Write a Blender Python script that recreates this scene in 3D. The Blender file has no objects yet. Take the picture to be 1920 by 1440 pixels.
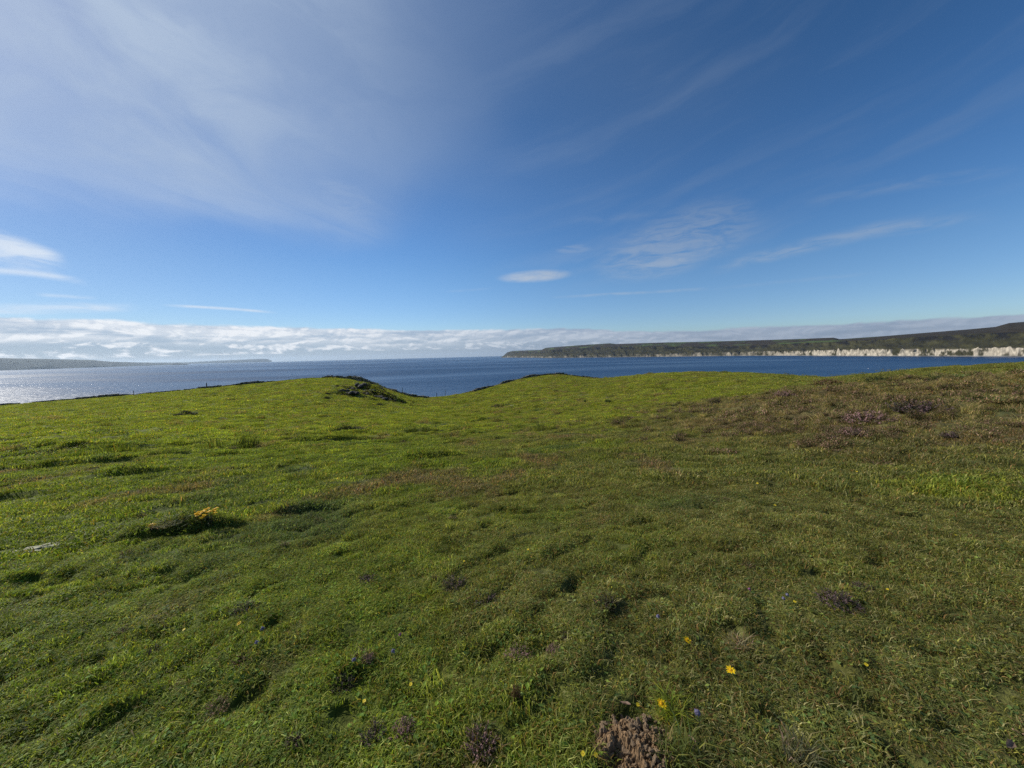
import bpy, math, random
import numpy as np
from mathutils import Vector, Matrix

random.seed(7)
RS = np.random.RandomState(11)
SC = bpy.context.scene
COL = SC.collection
PI = math.pi

# ------------------------------------------------------------------ camera
FPX, CX, CY = 700.0, 960.0, 720.0          # focal length and centre for a 1920 px wide frame
PITCH = math.atan(54.4 / 700.0)
ROLL = math.atan(0.0247)
cp, sp, cr, sr = math.cos(PITCH), math.sin(PITCH), math.cos(ROLL), math.sin(ROLL)
F0 = np.array([0, cp, -sp]); R0 = np.array([1.0, 0, 0]); U0 = np.array([0, sp, cp])
RV = R0 * cr - U0 * sr
UV = U0 * cr + R0 * sr
cam_data = bpy.data.cameras.new('camera')
cam_data.sensor_width = 36.0
cam_data.lens = 36.0 * FPX / 1920.0
cam_data.clip_start = 0.05
cam_data.clip_end = 200000.0
cam = bpy.data.objects.new('camera', cam_data)
COL.objects.link(cam)
m = Matrix.Identity(4)
for i in range(3):
    m[i][0] = RV[i]; m[i][1] = UV[i]; m[i][2] = -F0[i]
cam.matrix_world = m
SC.camera = cam

SUN_AZ, SUN_EL = -66.0, 34.0               # degrees from the viewing direction (+Y), to the left
SUN_E = 4.7
SKY_STRENGTH = 0.075
SC.view_settings.view_transform = 'Standard'
SC.view_settings.look = 'None'
SC.view_settings.exposure = 0.0
SC.view_settings.gamma = 1.0
SC.view_settings.use_curve_mapping = False
SC.render.engine = 'CYCLES'
SC.cycles.max_bounces = 8
SC.cycles.transmission_bounces = 6
SC.cycles.diffuse_bounces = 3
SC.cycles.volume_bounces = 1
SC.cycles.use_denoising = False
SC.cycles.use_adaptive_sampling = False
SC.cycles.denoiser = 'OPENIMAGEDENOISE'
SC.cycles.denoising_input_passes = 'RGB_ALBEDO_NORMAL'
SC.cycles.denoising_prefilter = 'ACCURATE'


def ray(px, py):
    d = F0 * FPX + RV * (px - CX) - UV * (py - CY)
    return d / np.linalg.norm(d)


def azel(px, py):
    d = ray(px, py)
    return math.degrees(math.atan2(d[0], d[1])), math.degrees(math.asin(d[2]))


# ------------------------------------------------------------------ node helper
class NT:
    def __init__(s, tree):
        s.t = tree; s.n = tree.nodes; s.l = tree.links

    def node(s, typ, **kw):
        n = s.n.new(typ)
        for k, v in kw.items():
            setattr(n, k, v)
        return n

    def put(s, sock, v):
        if isinstance(v, E): v = v.s
        if hasattr(v, 'is_output'): s.l.new(v, sock)
        else: sock.default_value = v

    def math(s, op, a, b=None, c=None, clamp=False):
        n = s.node('ShaderNodeMath', operation=op); n.use_clamp = clamp
        s.put(n.inputs[0], a)
        if b is not None: s.put(n.inputs[1], b)
        if c is not None: s.put(n.inputs[2], c)
        return E(s, n.outputs[0])

    def sm(s, x, lo, hi, a=0.0, b=1.0):
        n = s.node('ShaderNodeMapRange', interpolation_type='SMOOTHSTEP')
        for i, v in enumerate((x, lo, hi, a, b)): s.put(n.inputs[i], v)
        return E(s, n.outputs[0])

    def lin(s, x, lo, hi, a=0.0, b=1.0):
        n = s.node('ShaderNodeMapRange')
        for i, v in enumerate((x, lo, hi, a, b)): s.put(n.inputs[i], v)
        return E(s, n.outputs[0])

    def vec(s, x, y, z=0.0):
        n = s.node('ShaderNodeCombineXYZ')
        for i, v in enumerate((x, y, z)): s.put(n.inputs[i], v)
        return n.outputs[0]

    def noise(s, vec, scale=1.0, detail=4, rough=0.5, dist=0.0, lac=2.0):
        n = s.node('ShaderNodeTexNoise')
        if vec is not None: s.l.new(vec, n.inputs['Vector'])
        n.inputs['Scale'].default_value = scale
        n.inputs['Detail'].default_value = detail
        n.inputs['Roughness'].default_value = rough
        n.inputs['Lacunarity'].default_value = lac
        n.inputs['Distortion'].default_value = dist
        return E(s, n.outputs[0])

    def mix(s, f, a, b, blend='MIX'):
        n = s.node('ShaderNodeMix', data_type='RGBA', blend_type=blend)
        s.put(n.inputs[0], f)
        s.put(n.inputs[6], a if not isinstance(a, tuple) else (*a, 1)[:4])
        s.put(n.inputs[7], b if not isinstance(b, tuple) else (*b, 1)[:4])
        return n.outputs[2]

    def curve(s, x, pts, scale=1.0):
        """piecewise linear function through pts [(x, y), ...]"""
        n = s.node('ShaderNodeFloatCurve')
        x0, x1 = pts[0][0], pts[-1][0]
        ys = [p[1] for p in pts]; y0, y1 = min(ys), max(ys)
        if y1 - y0 < 1e-6: y1 = y0 + 1
        c = n.mapping.curves[0]
        q = [((p[0] - x0) / (x1 - x0), (p[1] - y0) / (y1 - y0)) for p in pts]
        c.points[0].location = q[0]; c.points[1].location = q[-1]
        for a in q[1:-1]: c.points.new(*a)
        n.mapping.update()
        s.put(n.inputs['Value'], s.lin(x, x0, x1))
        return E(s, n.outputs[0]) * (y1 - y0) + y0


class E:
    def __init__(s, nt, sock): s.nt = nt; s.s = sock
    def __add__(s, o): return s.nt.math('ADD', s, o)
    __radd__ = __add__
    def __sub__(s, o): return s.nt.math('SUBTRACT', s, o)
    def __rsub__(s, o): return s.nt.math('SUBTRACT', o, s)
    def __mul__(s, o): return s.nt.math('MULTIPLY', s, o)
    __rmul__ = __mul__
    def __truediv__(s, o): return s.nt.math('DIVIDE', s, o)
    def __neg__(s): return s.nt.math('MULTIPLY', s, -1.0)


# ------------------------------------------------------------------ world: daylight sky with high cloud and a far cloud bank
world = bpy.data.worlds.new('World')
SC.world = world
world.use_nodes = True
world.node_tree.nodes.clear()
W = NT(world.node_tree)
tc = W.node('ShaderNodeTexCoord')
sep = W.node('ShaderNodeSeparateXYZ'); W.l.new(tc.outputs['Generated'], sep.inputs[0])
dx, dy, dz = [E(W, sep.outputs[i]) for i in range(3)]
zc = W.math('MAXIMUM', dz, 0.004)
skyvec = W.vec(dx, dy, zc)
sky = W.node('ShaderNodeTexSky', sky_type='NISHITA')
sky.sun_disc = False
sky.sun_elevation = math.radians(SUN_EL)
sky.sun_rotation = math.radians(SUN_AZ)
sky.altitude = 50; sky.air_density = 1.0; sky.dust_density = 0.25; sky.ozone_density = 2.5
W.l.new(skyvec, sky.inputs[0])
az = W.math('MULTIPLY', W.math('ARCTAN2', dx, dy), 180 / PI)
el = W.math('MULTIPLY', W.math('ARCSINE', dz), 180 / PI)

# colour of clear sky, a little deeper than the model's
hs = W.node('ShaderNodeHueSaturation'); hs.inputs['Saturation'].default_value = 1.30
hs.inputs['Hue'].default_value = 0.505
W.l.new(sky.outputs[0], hs.inputs['Color'])
lowsky = W.sm(el, 38.0, 12.0)
lowtint = W.mix(W.sm(el, 13.0, 1.0), (1, 1, 1), (0.74, 0.86, 1.06))
clear = W.mix(1.0, W.mix(1.0, hs.outputs[0], lowtint, 'MULTIPLY'), W.mix(lowsky, (1.38, 1.24, 1.20), W.mix(W.sm(az, -5.0, -55.0), (1.38, 1.42, 1.50), (0.98, 1.02, 1.10))), 'MULTIPLY')

# plane of the high cloud layer, so that streaks converge to the horizon
zz = W.math('MAXIMUM', dz, 0.0) + 0.12
cxp = dx / zz; cyp = dy / zz
wx = W.noise(W.vec(cxp, cyp), 0.55, 3, 0.5) - 0.5
# streaks run along direction theta on that plane
th = math.radians(62)
su = cxp * math.cos(th) + cyp * math.sin(th)
sv = cyp * math.cos(th) - cxp * math.sin(th)
streak = W.noise(W.vec(su * 0.35, sv * 1.5 + wx * 1.6), 1.0, 6, 0.58, 0.4)
soft = W.noise(W.vec(cxp * 0.5, cyp * 0.7, 3.1), 1.0, 4, 0.5, 0.6)
fine = W.noise(W.vec(su * 0.8, sv * 4.0 + wx * 3, 7.0), 1.0, 5, 0.6, 0.8)

# veil in the upper left, its lower edge running down to the right
wob = (W.noise(W.vec(az * 0.05, el * 0.08, 2.0), 1.0, 4, 0.55) - 0.5)
edge = W.curve(az, [(-90, 17), (-54, 14.4), (-45, 15.0), (-33, 15.2), (-25, 15.3), (-19.5, 15.6), (-14, 19), (-6, 25), (5, 32), (30, 45), (90, 60)])
below = el - edge + wob * 9.0
veil = W.sm(below, -2.5, 7.0) * W.sm(az + (soft - 0.5) * 30.0, 22.0, -46.0)
wisp = W.noise(W.vec((az * 0.97 - el * 0.22) * 0.045, (el * 0.97 + az * 0.22) * 0.12 + wob * 0.9, 11.0), 1.0, 6, 0.58, 0.5)
veil = veil * (0.26 + 0.05 * W.sm(streak, 0.30, 0.76) + 0.36 * W.sm(soft, 0.32, 0.70) + 0.56 * W.sm(wisp, 0.34, 0.70)) * (0.62 + 0.38 * W.sm(el, 20.0, 45.0)) * W.sm(az + el * 0.15 + (soft - 0.5) * 45.0 + (wisp - 0.5) * 25.0, 30.0, -28.0)
# bright lower rim of the veil
rim = W.sm(below, -1.2, 2.2) * W.sm(below, 10.0, 2.5) * W.sm(az, -14.0, -24.0) * (0.25 + W.sm(fine, 0.35, 0.7)) * 0.20


def blob(px, py, rx, ry, rot, k, warp=0.5, nse=None):
    """soft patch of cloud centred where the photograph shows it, radii in degrees"""
    a0, e0 = azel(px, py)
    c, s_ = math.cos(math.radians(rot)), math.sin(math.radians(rot))
    u = (az - a0) * (c / rx) + (el - e0) * (s_ / rx)
    v = (el - e0) * (c / ry) - (az - a0) * (s_ / ry) + wob * warp
    q = u * u + v * v
    b = W.sm(q, 1.0, 0.05)
    return b * (nse if nse is not None else 1.0) * k


def seg(p, q_, w, k, bend=0.0, nse=None, taper=True):
    """thin streak between two pixels of the photograph, w = half width in degrees"""
    a0, e0 = azel(*p); a1, e1 = azel(*q_)
    L = math.hypot(a1 - a0, e1 - e0); c, s_ = (a1 - a0) / L, (e1 - e0) / L
    u = ((az - a0) * c + (el - e0) * s_) * (1 / L)
    v = (el - e0) * c - (az - a0) * s_
    v = v + (u - 0.5) * (u - 0.5) * bend + wob * w * 1.5
    along = W.sm(u, 0.0, 0.25) * W.sm(u, 1.0, 0.7)
    b = W.sm(W.math('ABSOLUTE', v), w, 0.0) * along
    return b * (nse if nse is not None else 1.0) * k


finer = W.noise(W.vec(az * 0.25, el * 1.1, 1.0), 1.0, 6, 0.62, 0.7)
fm = W.sm(finer, 0.28, 0.66)
aniso = W.noise(W.vec((az * 0.97 + el * 0.20) * 0.035, (el * 0.97 - az * 0.20) * 0.26 + wob * 1.2, 4.0), 1.0, 6, 0.55, 0.3)
band = W.sm(aniso, 0.42, 0.75)
rightveil = band * W.sm(az, -12.0, 12.0) * W.sm(el, 8.0, 14.0) * W.sm(el, 65.0, 28.0) * 0.13
parts_ = [
    blob(1260, 460, 12, 4.6, 10, 0.40, 0.6, fm),
    blob(1200, 440, 14, 5.0, 12, 0.10, 0.6, band),
    seg((1320, 494), (1900, 372), 1.1, 0.34, 6.0, fm),
    seg((1480, 380), (1960, 300), 0.9, 0.17, 3.0, fm),
    seg((1020, 556), (1380, 536), 0.33, 0.30, 0.8, fm),
    seg((1330, 540), (1680, 505), 0.4, 0.10, 0.8, fm),
    seg((820, 547), (930, 540), 0.3, 0.12, 0.0, fm),
    blob(1002, 518, 6.2, 1.05, 1, 1.0, 1.0, 0.30 + 0.45 * fm),
    seg((1190, 505), (1300, 485), 0.9, 0.22, 0.0, fm),
    seg((1060, 415), (1250, 400), 0.8, 0.12, 0.0, fm),
    blob(1075, 467, 3.0, 0.7, 0, 0.25, 0.4, fm),
    seg((-90, 440), (130, 486), 1.0, 0.75, 0.0, 0.3 + fm),
    blob(-20, 460, 5.0, 1.8, -12, 0.55, 0.6, 0.3 + fm),
    seg((-60, 498), (172, 524), 0.55, 0.50, 1.5, 0.3 + fm),
    seg((60, 552), (190, 560), 0.3, 0.35, 0.0, fm),
    seg((-100, 588), (270, 574), 0.75, 0.50, 0.5, 0.4 + fm),
    seg((292, 569), (530, 586), 0.26, 0.75, 0.5, 0.45 + 0.5 * fm),
    blob(380, 150, 9, 3.5, -25, 0.10, 0.8, fm),
    blob(650, 375, 5, 2.2, -25, 0.14, 0.8, fm),
    seg((340, 195), (470, 220), 0.9, 0.14, 0.0, fm),
    seg((0, 275), (330, 300), 1.6, 0.16, 0.0, fm),
]
haze_hi = W.sm(soft, 0.25, 0.70) * W.sm(az, 50.0, -10.0) * W.sm(el, 12.0, 30.0) * 0.14
op = veil + haze_hi * (1.0 - veil)
for b_ in parts_ + [rim, rightveil]:
    op = op + b_ * (1.0 - op)
op = W.math('MINIMUM', op, 0.95)
op = W.math('MAXIMUM', op, 0.0)

# the glow of the sky light through thin cloud follows the sun: scattering in the cloud itself
sd = Vector((math.cos(math.radians(SUN_EL)) * math.sin(math.radians(SUN_AZ)), math.cos(math.radians(SUN_EL)) * math.cos(math.radians(SUN_AZ)), math.sin(math.radians(SUN_EL))))
cosg = dx * sd.x + dy * sd.y + dz * sd.z
fwd = W.sm(cosg, -0.2, 1.0)
lum = 5.6 + fwd * fwd * 3.6
cc = W.node('ShaderNodeCombineXYZ')
cirrus_col = W.mix(1.0, W.mix(W.sm(el, 22.0, 7.0), (0.67, 0.82, 1.04), (1.10, 1.22, 1.38)), W.vec(lum, lum, lum), 'MULTIPLY')
skycol = W.mix(op, clear, cirrus_col)

# bank of cumulus over the sea
def elev_of(px, py): return azel(px, py)
topc = W.curve(az, [(-180, 4.5)] + [azel(x, y) for x, y in ((0, 594), (140, 597), (300, 606), (560, 612), (760, 618), (960, 615), (1200, 619), (1450, 610), (1700, 600), (1920, 588))] + [(90, 6), (180, 4.5)])
n0 = W.noise(W.vec(az * 0.055, el * 0.35, 9.0), 1.0, 3, 0.5, 0.2)
wa = az + (n0 - 0.5) * 5.0
n1 = W.noise(W.vec(wa * 0.10, el * 0.95, 3.0), 1.0, 5, 0.55, 0.3)
n2 = W.noise(W.vec(wa * 0.36, el * 0.80, 5.0), 1.0, 6, 0.58, 0.25)
n2b = W.noise(W.vec(wa * 0.36 + 0.10, el * 0.80 - 0.22, 5.0), 1.0, 6, 0.58, 0.25)
ed = topc - el + (n0 - 0.5) * 1.2 + (n2 - 0.5) * 0.8
bank = W.sm(ed, -0.05, 0.35)
sunside = W.sm(az, 40.0, -40.0)
# upper deck: long white rolls; below it a grey-blue base with a few heaped clouds
deck = W.sm(ed, 3.0, 1.7) * W.sm(n1, 0.26, 0.50)
heap_base = W.sm(el + (n0 - 0.5) * 1.4, 0.85, 1.05)
heaps = W.sm(n2 + (n1 - 0.5) * 0.35 - el * 0.045, 0.39, 0.53) * heap_base
shade = W.sm(n2 - n2b, -0.09, 0.12)
rolls = W.sm(n1, 0.34, 0.62)
white = W.math('MAXIMUM', deck * (0.30 + 0.52 * shade + 0.32 * rolls), heaps * (0.25 + 0.75 * shade))
white = white * (0.35 + 0.65 * sunside) + W.sm(ed, 0.55, 0.1) * 0.12 * sunside
white = W.math('MINIMUM', white, 1.0)
bank_dark = W.mix(sunside, (2.9, 3.6, 5.4), (4.4, 5.6, 7.6))
bank_light = W.mix(sunside, (8.0, 8.8, 10.0), (11.4, 11.8, 12.4))
bank_col = W.mix(white, bank_dark, bank_light)
bank_op = bank * (0.80 + 0.18 * white)
skycol = W.mix(bank_op, skycol, bank_col)

bg = W.node('ShaderNodeBackground')
bg.inputs['Strength'].default_value = SKY_STRENGTH
W.l.new(skycol, bg.inputs['Color'])
wo = W.node('ShaderNodeOutputWorld')
W.l.new(bg.outputs[0], wo.inputs['Surface'])

sun_data = bpy.data.lights.new('sun', 'SUN')
sun_data.energy = SUN_E
sun_data.angle = math.radians(0.53)
sun_data.color = (1.0, 0.95, 0.86)
sun = bpy.data.objects.new('sun', sun_data)
COL.objects.link(sun)
sun.rotation_euler = sd.to_track_quat('Z', 'Y').to_euler()
sun.location = (-60, 20, 60)

# ------------------------------------------------------------------ numpy noise
_G = RS.rand(256) * 2 * PI
_P = np.concatenate([RS.permutation(256)] * 2)


def perlin(x, y, seed=0):
    x = np.asarray(x, float) + seed * 17.31; y = np.asarray(y, float) - seed * 9.77
    xi = np.floor(x).astype(int); yi = np.floor(y).astype(int)
    xf = x - xi; yf = y - yi
    def g(ix, iy, fx, fy):
        h = _P[(_P[ix & 255] + iy) & 255]
        a = _G[h]
        return np.cos(a) * fx + np.sin(a) * fy
    u = xf * xf * xf * (xf * (xf * 6 - 15) + 10); v = yf * yf * yf * (yf * (yf * 6 - 15) + 10)
    a = g(xi, yi, xf, yf); b = g(xi + 1, yi, xf - 1, yf)
    c = g(xi, yi + 1, xf, yf - 1); d = g(xi + 1, yi + 1, xf - 1, yf - 1)
    return (a * (1 - u) + b * u) * (1 - v) + (c * (1 - u) + d * u) * v


def fbm(x, y, oct=4, seed=0, gain=0.5):
    s = 0; a = 1.0; f = 1.0
    for o in range(oct):
        s = s + a * perlin(x * f, y * f, seed + o * 3); a *= gain; f *= 2.03
    return s


def sstep(x, a, b):
    t = np.clip((x - a) / (b - a), 0, 1)
    return t * t * (3 - 2 * t)


# ------------------------------------------------------------------ the hill we stand on
EYE = 1.55
SEA_Z = -75.0
CREST = [(-420, 800, 80), (-150, 776, 84), (0, 761, 88), (130, 750, 90), (250, 741, 92), (388, 728, 95), (500, 717, 97), (570, 710, 98), (640, 709, 97),
         (700, 721, 93), (740, 734, 90), (775, 744, 89), (800, 745.5, 90), (840, 742, 94), (900, 731, 104), (940, 720, 110), (980, 710, 115), (1050, 702, 118), (1120, 709, 116),
         (1170, 706, 98), (1240, 700, 84), (1320, 697, 76), (1400, 699, 70), (1480, 703, 62), (1550, 707, 53), (1610, 704, 46), (1700, 695, 37),
         (1800, 686, 31), (1920, 679, 26), (2100, 668, 22), (2400, 650, 20)]
cpts = []
caz = []; crr = []
for px, py, d in CREST:
    r = ray(px, py); p = r * (d / r[1]); cpts.append(p)
    caz.append(math.atan2(p[0], p[1])); crr.append(math.hypot(p[0], p[1]))
first_az, last_az = caz[0], caz[-1]
caz = [-PI, -2.4] + caz + [1.6, 2.4, PI]
crr = [70, 90] + crr + [48, 60, 70]
caz = np.array(caz); crr = np.array(crr)


def Rmax(a):
    """distance of the field edge by azimuth, smoothed"""
    s = 0
    for k, w in ((-0.012, .25), (0, .5), (0.012, .25)):
        s = s + w * np.interp(a + k, caz, crr)
    return s


ctrl = [tuple(p) for p in cpts]
ctrl += [(0, 0, -EYE), (0, 2, -1.62), (0, 5, -1.95), (0, 10, -2.5), (0, 20, -4.0), (0, 35, -6.2), (0, 50, -7.8), (-2, 68, -8.9),
         (-3, 3, -1.78), (-8, 8, -2.35), (-20, 20, -3.6), (-50, 40, -5.9), (-90, 70, -8.2), (-40, 60, -7.0), (-45, 80, -5.9), (-24, 60, -8.1),
         (-60, 20, -5.0), (-12, 40, -6.6), (-5, 15, -3.2), (-30, 10, -3.4),
         (3, 3, -1.60), (8, 8, -1.85), (15, 13, -1.85), (20, 18, -1.80), (24, 30, -3.0), (12, 16, -2.55), (10, 28, -4.3), (14, 45, -6.4), (30, 60, -5.6), (12, 70, -7.9), (15, 95, -7.4),
         (22, 10, -1.3), (32, 24, -1.75), (6, 1, -1.45),
         (0, -3, -1.40), (0, -20, -0.9), (-20, -20, -2.2), (25, -20, -0.6), (60, -30, -2), (-70, -40, -6), (0, -70, -3), (-80, -10, -6.5), (45, 0, -1.2)]
ctrl = np.array(ctrl)


def warp2(x, y):
    r = np.sqrt(x * x + y * y) + 1e-6
    k = np.log1p(r / 4.0) * 4.0 / r
    return x * k, y * k


_cx, _cy = warp2(ctrl[:, 0], ctrl[:, 1])
n_ = len(ctrl)
D2 = (_cx[:, None] - _cx[None]) ** 2 + (_cy[:, None] - _cy[None]) ** 2
K = np.where(D2 > 0, 0.5 * D2 * np.log(D2 + 1e-12), 0) + np.eye(n_) * 0.02
Pm = np.stack([np.ones(n_), _cx, _cy], 1)
Am = np.zeros((n_ + 3, n_ + 3)); Am[:n_, :n_] = K; Am[:n_, n_:] = Pm; Am[n_:, :n_] = Pm.T
# fit z relative to a flat plane in units of angle, so that far and near weigh alike
rc = np.hypot(ctrl[:, 0], ctrl[:, 1])
WGT = 1.0
sol = np.linalg.solve(Am, np.concatenate([ctrl[:, 2], np.zeros(3)]))


def base_z(x, y):
    X, Y = warp2(x, y)
    z = sol[n_] + sol[n_ + 1] * X + sol[n_ + 2] * Y
    for i in range(n_):
        d2 = (X - _cx[i]) ** 2 + (Y - _cy[i]) ** 2
        z = z + sol[i] * 0.5 * d2 * np.log(d2 + 1e-12)
    return z


def heath(x, y):
    """how much of the ground is heather, 0..1 (the mound on the right)"""
    r = np.hypot(x, y); a = np.arctan2(x, y)
    n = fbm(x * 0.22, y * 0.22, 3, 41)
    m = sstep(a + n * 0.10, math.radians(14), math.radians(33))
    m = m * sstep(r + n * 4, 7.0, 10.5) * sstep(r, 34, 24)
    return m


def relief(x, y):
    r = np.hypot(x, y)
    z = 0.08 * fbm(x * 0.30, y * 0.30, 2, 3) + 0.036 * fbm(x * 0.95, y * 1.2, 2, 8) + 0.022 * fbm(x * 3.0, y * 3.0, 2, 15) + 0.010 * fbm(x * 7.5, y * 7.5, 2, 17) * sstep(r, 12, 6)
    far = sstep(r, 6, 25)
    z = z + far * 0.10 * fbm(x * 0.55, y * 0.8, 3, 21)
    # little steps worn across the slope, faces towards the viewer
    w = y * 0.46 - x * 0.34 + 1.0 * fbm(x * 0.13, y * 0.13, 3, 31) + 0.25 * fbm(x * 0.9, y * 0.9, 2, 37)
    fr = w - np.floor(w)
    mask = sstep(fbm(x * 0.16 + 5, y * 0.30, 3, 51), 0.02, 0.30)
    saw = np.where(fr < 0.08, fr / 0.08, 1 - (fr - 0.08) / 0.92)
    z = z + saw * mask * (0.02 + 0.13 * far)
    w2 = y * 1.35 - x * 1.05 + 1.5 * fbm(x * 0.30, y * 0.30, 3, 33) + 0.3 * fbm(x * 2.0, y * 2.0, 2, 39)
    f2 = w2 - np.floor(w2)
    mask2 = sstep(fbm(x * 0.33 + 9, y * 0.6, 3, 53) + 0.16 * far, 0.05, 0.30)
    z = z + np.where(f2 < 0.14, f2 / 0.14, 1 - (f2 - 0.14) / 0.86) * mask2 * (0.028 + 0.125 * far)
    z = z - 0.035 * sstep(fbm(x * 2.9, y * 2.9, 3, 43), 0.22, 0.42) * sstep(r, 14, 8)
    h = heath(x, y)
    z = z + h * (0.13 * fbm(x * 0.7, y * 0.7, 2, 61) + 0.10 * np.abs(fbm(x * 1.7, y * 1.7, 2, 67)))
    z = z * sstep(r, 0.2, 1.6)
    return z


# distinct features of the ground: (x, y, z change) bumps set further down
BUMPS = []


def ground(x, y, micro=True):
    x = np.asarray(x, float); y = np.asarray(y, float)
    r = np.hypot(x, y) + 1e-9; a = np.arctan2(x, y)
    R = Rmax(a)
    k = np.minimum(1.0, R / r)
    xi, yi = x * k, y * k
    z = base_z(xi, yi)
    e = np.maximum(r - R, 0)
    rel = relief(x, y) if micro else 0
    fade = sstep(R - r, -3, 12) * 0.75 + 0.25
    z = z + rel * fade
    for bx, by, rx, ry, rot, hgt, fun in BUMPS:
        c, s_ = math.cos(rot), math.sin(rot)
        u = ((x - bx) * c + (y - by) * s_) / rx; v = ((y - by) * c - (x - bx) * s_) / ry
        z = z + fun(u, v) * hgt
    drop = 0.55 * e + 0.05 * e * e
    cl = sstep(e, 12, 30)
    drop = drop * (1 + cl * (0.25 + 0.4 * fbm(a * 40, r * 0.05, 3, 71)))
    return np.maximum(z - drop, SEA_Z - 3)


def hit(px, py, micro=True):
    """the point of the ground that a line of sight meets"""
    d = ray(px, py)
    t = np.geomspace(0.8, 160, 1800)
    P = t[:, None] * d[None]
    g = ground(P[:, 0], P[:, 1], micro)
    below = np.nonzero(P[:, 2] < g)[0]
    i = below[0] if len(below) else len(t) - 1
    if i > 0:
        a, b = t[i - 1], t[i]
        for _ in range(18):
            mth = 0.5 * (a + b); p = d * mth
            if p[2] < ground(np.array([p[0]]), np.array([p[1]]), micro)[0]: b = mth
            else: a = mth
        p = d * b
    else:
        p = d * t[0]
    return np.array([p[0], p[1], float(ground(np.array([p[0]]), np.array([p[1]]), micro)[0])])


# steep heathery banks on the flank of the left mound, and the bank under the ragwort
def bank_fun(u, v):
    # a ledge: rises sharply from v = -0.25 to 0, falls away slowly behind
    s_ = np.clip((v + 0.35) / 0.35, 0, 1)
    bk = np.clip(1 - v / 1.6, 0, 1)
    return np.where(v < 0, s_ * s_ * (3 - 2 * s_), bk * bk * (3 - 2 * bk)) * np.exp(-(u ** 4))


_b = []
for px, py, rx, ry, rot, h in ((695, 735, 5.0, 2.2, -0.35, 1.3), (720, 747, 4.5, 1.6, -0.30, 1.1), (655, 741, 5, 1.5, -0.2, 0.5),
                               (325, 1000, 0.50, 0.20, 0.33, 0.11), (395, 992, 0.30, 0.16, 0.1, 0.07), (350, 778, 1.0, 0.5, 0.1, 0.22), (612, 828, 1.3, 0.5, 0.3, 0.2),
                               (650, 808, 1.2, 0.5, 0.25, 0.2), (790, 812, 1.2, 0.5, 0.2, 0.2), (805, 858, 0.8, 0.35, 0.3, 0.13), (905, 789, 1.2, 0.5, 0.2, 0.3), (935, 762, 2.0, 1.0, 0.1, 0.45),
                               (565, 957, 0.35, 0.2, 0.2, 0.08), (225, 890, 0.7, 0.3, 0.3, 0.11), (90, 840, 1.2, 0.4, 0.1, 0.16), (140, 875, 0.9, 0.3, 0.2, 0.12), (30, 935, 0.5, 0.25, 0.2, 0.11),
                               (60, 1095, 0.22, 0.12, 0.5, 0.07), (1140, 1130, 0.08, 0.06, 0.2, 0.025), (185, 1280, 0.14, 0.09, 0.5, 0.045), (235, 1330, 0.12, 0.07, 0.6, 0.045), (655, 1265, 0.14, 0.07, 0.5, 0.045)):
    p = hit(px, py)
    _b.append((p[0], p[1], rx, ry, rot, h, bank_fun))
BUMPS.extend(_b)


def tone(x, y):
    """true colour of the turf by place: fresh green, olive, straw and dark sedge patches"""
    r = np.hypot(x, y); a = np.degrees(np.arctan2(x, y))
    n1 = fbm(x * 0.11, y * 0.11, 4, 81); n2 = fbm(x * 0.5, y * 0.6, 4, 87); n3 = fbm(x * 2.3, y * 2.3, 3, 93); n4 = fbm(x * 0.9 + 4, y * 0.35, 4, 97)
    lush = np.array([0.175, 0.222, 0.028]); olive = np.array([0.180, 0.186, 0.048]); lime = np.array([0.245, 0.285, 0.030])
    dark = np.array([0.090, 0.130, 0.042]); brown = np.array([0.200, 0.150, 0.070])
    w_ol = sstep(a / 60 + n1 * 0.8 + n2 * 0.5, -0.55, 0.25)
    c = lush[None] * (1 - w_ol[:, None]) + olive[None] * w_ol[:, None]
    w_li = sstep(n2 + n1 * 0.5 - 0.15 * (r < 7) + 0.45 * sstep(r, 9, 26), 0.05, 0.50) * 0.85 * sstep(r, 1.5, 6) * (1 - 0.75 * heath(x, y)) * (1 - 0.8 * sstep(a, 30, 42) * sstep(r, 8, 14))
    c = c * (1 - w_li[:, None]) + lime * w_li[:, None]
    w_br = sstep(n4 + n3 * 0.25 + 0.10 * np.exp(-((a - 5) / 18) ** 2), 0.18, 0.55) * 0.75
    w_br = w_br * sstep(a, 38, 22)
    w_br = np.maximum(w_br, heath(x, y) * (0.42 + 0.38 * sstep(n2, -0.2, 0.3)))
    c = c * (1 - w_br[:, None]) + brown * w_br[:, None]
    w_dk = sstep(n1 * 0.8 + n2 * 0.7 - 0.12 * sstep(r, 9, 26) + 0.40 * np.exp(-((a - 30) / 18) ** 2 - ((r - 4.2) / 1.6) ** 2), 0.22, 0.6) * 0.8
    near = sstep(r, 4.5, 1.8) * 0.15
    w_dk = np.clip(np.maximum(w_dk, near * sstep(n3, -0.5, 0.3)), 0, 1)
    c = c * (1 - w_dk[:, None]) + dark * w_dk[:, None]
    c = c * (1.17 + 0.38 * n3[:, None])
    return np.clip(c, 0.012, 0.4)


# ------------------------------------------------------------------ object helpers
def tag(o, label=None, cat=None, group=None, kind=None):
    if label: o['label'] = label
    if cat: o['category'] = cat
    if group: o['group'] = group
    if kind: o['kind'] = kind
    return o


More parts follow.
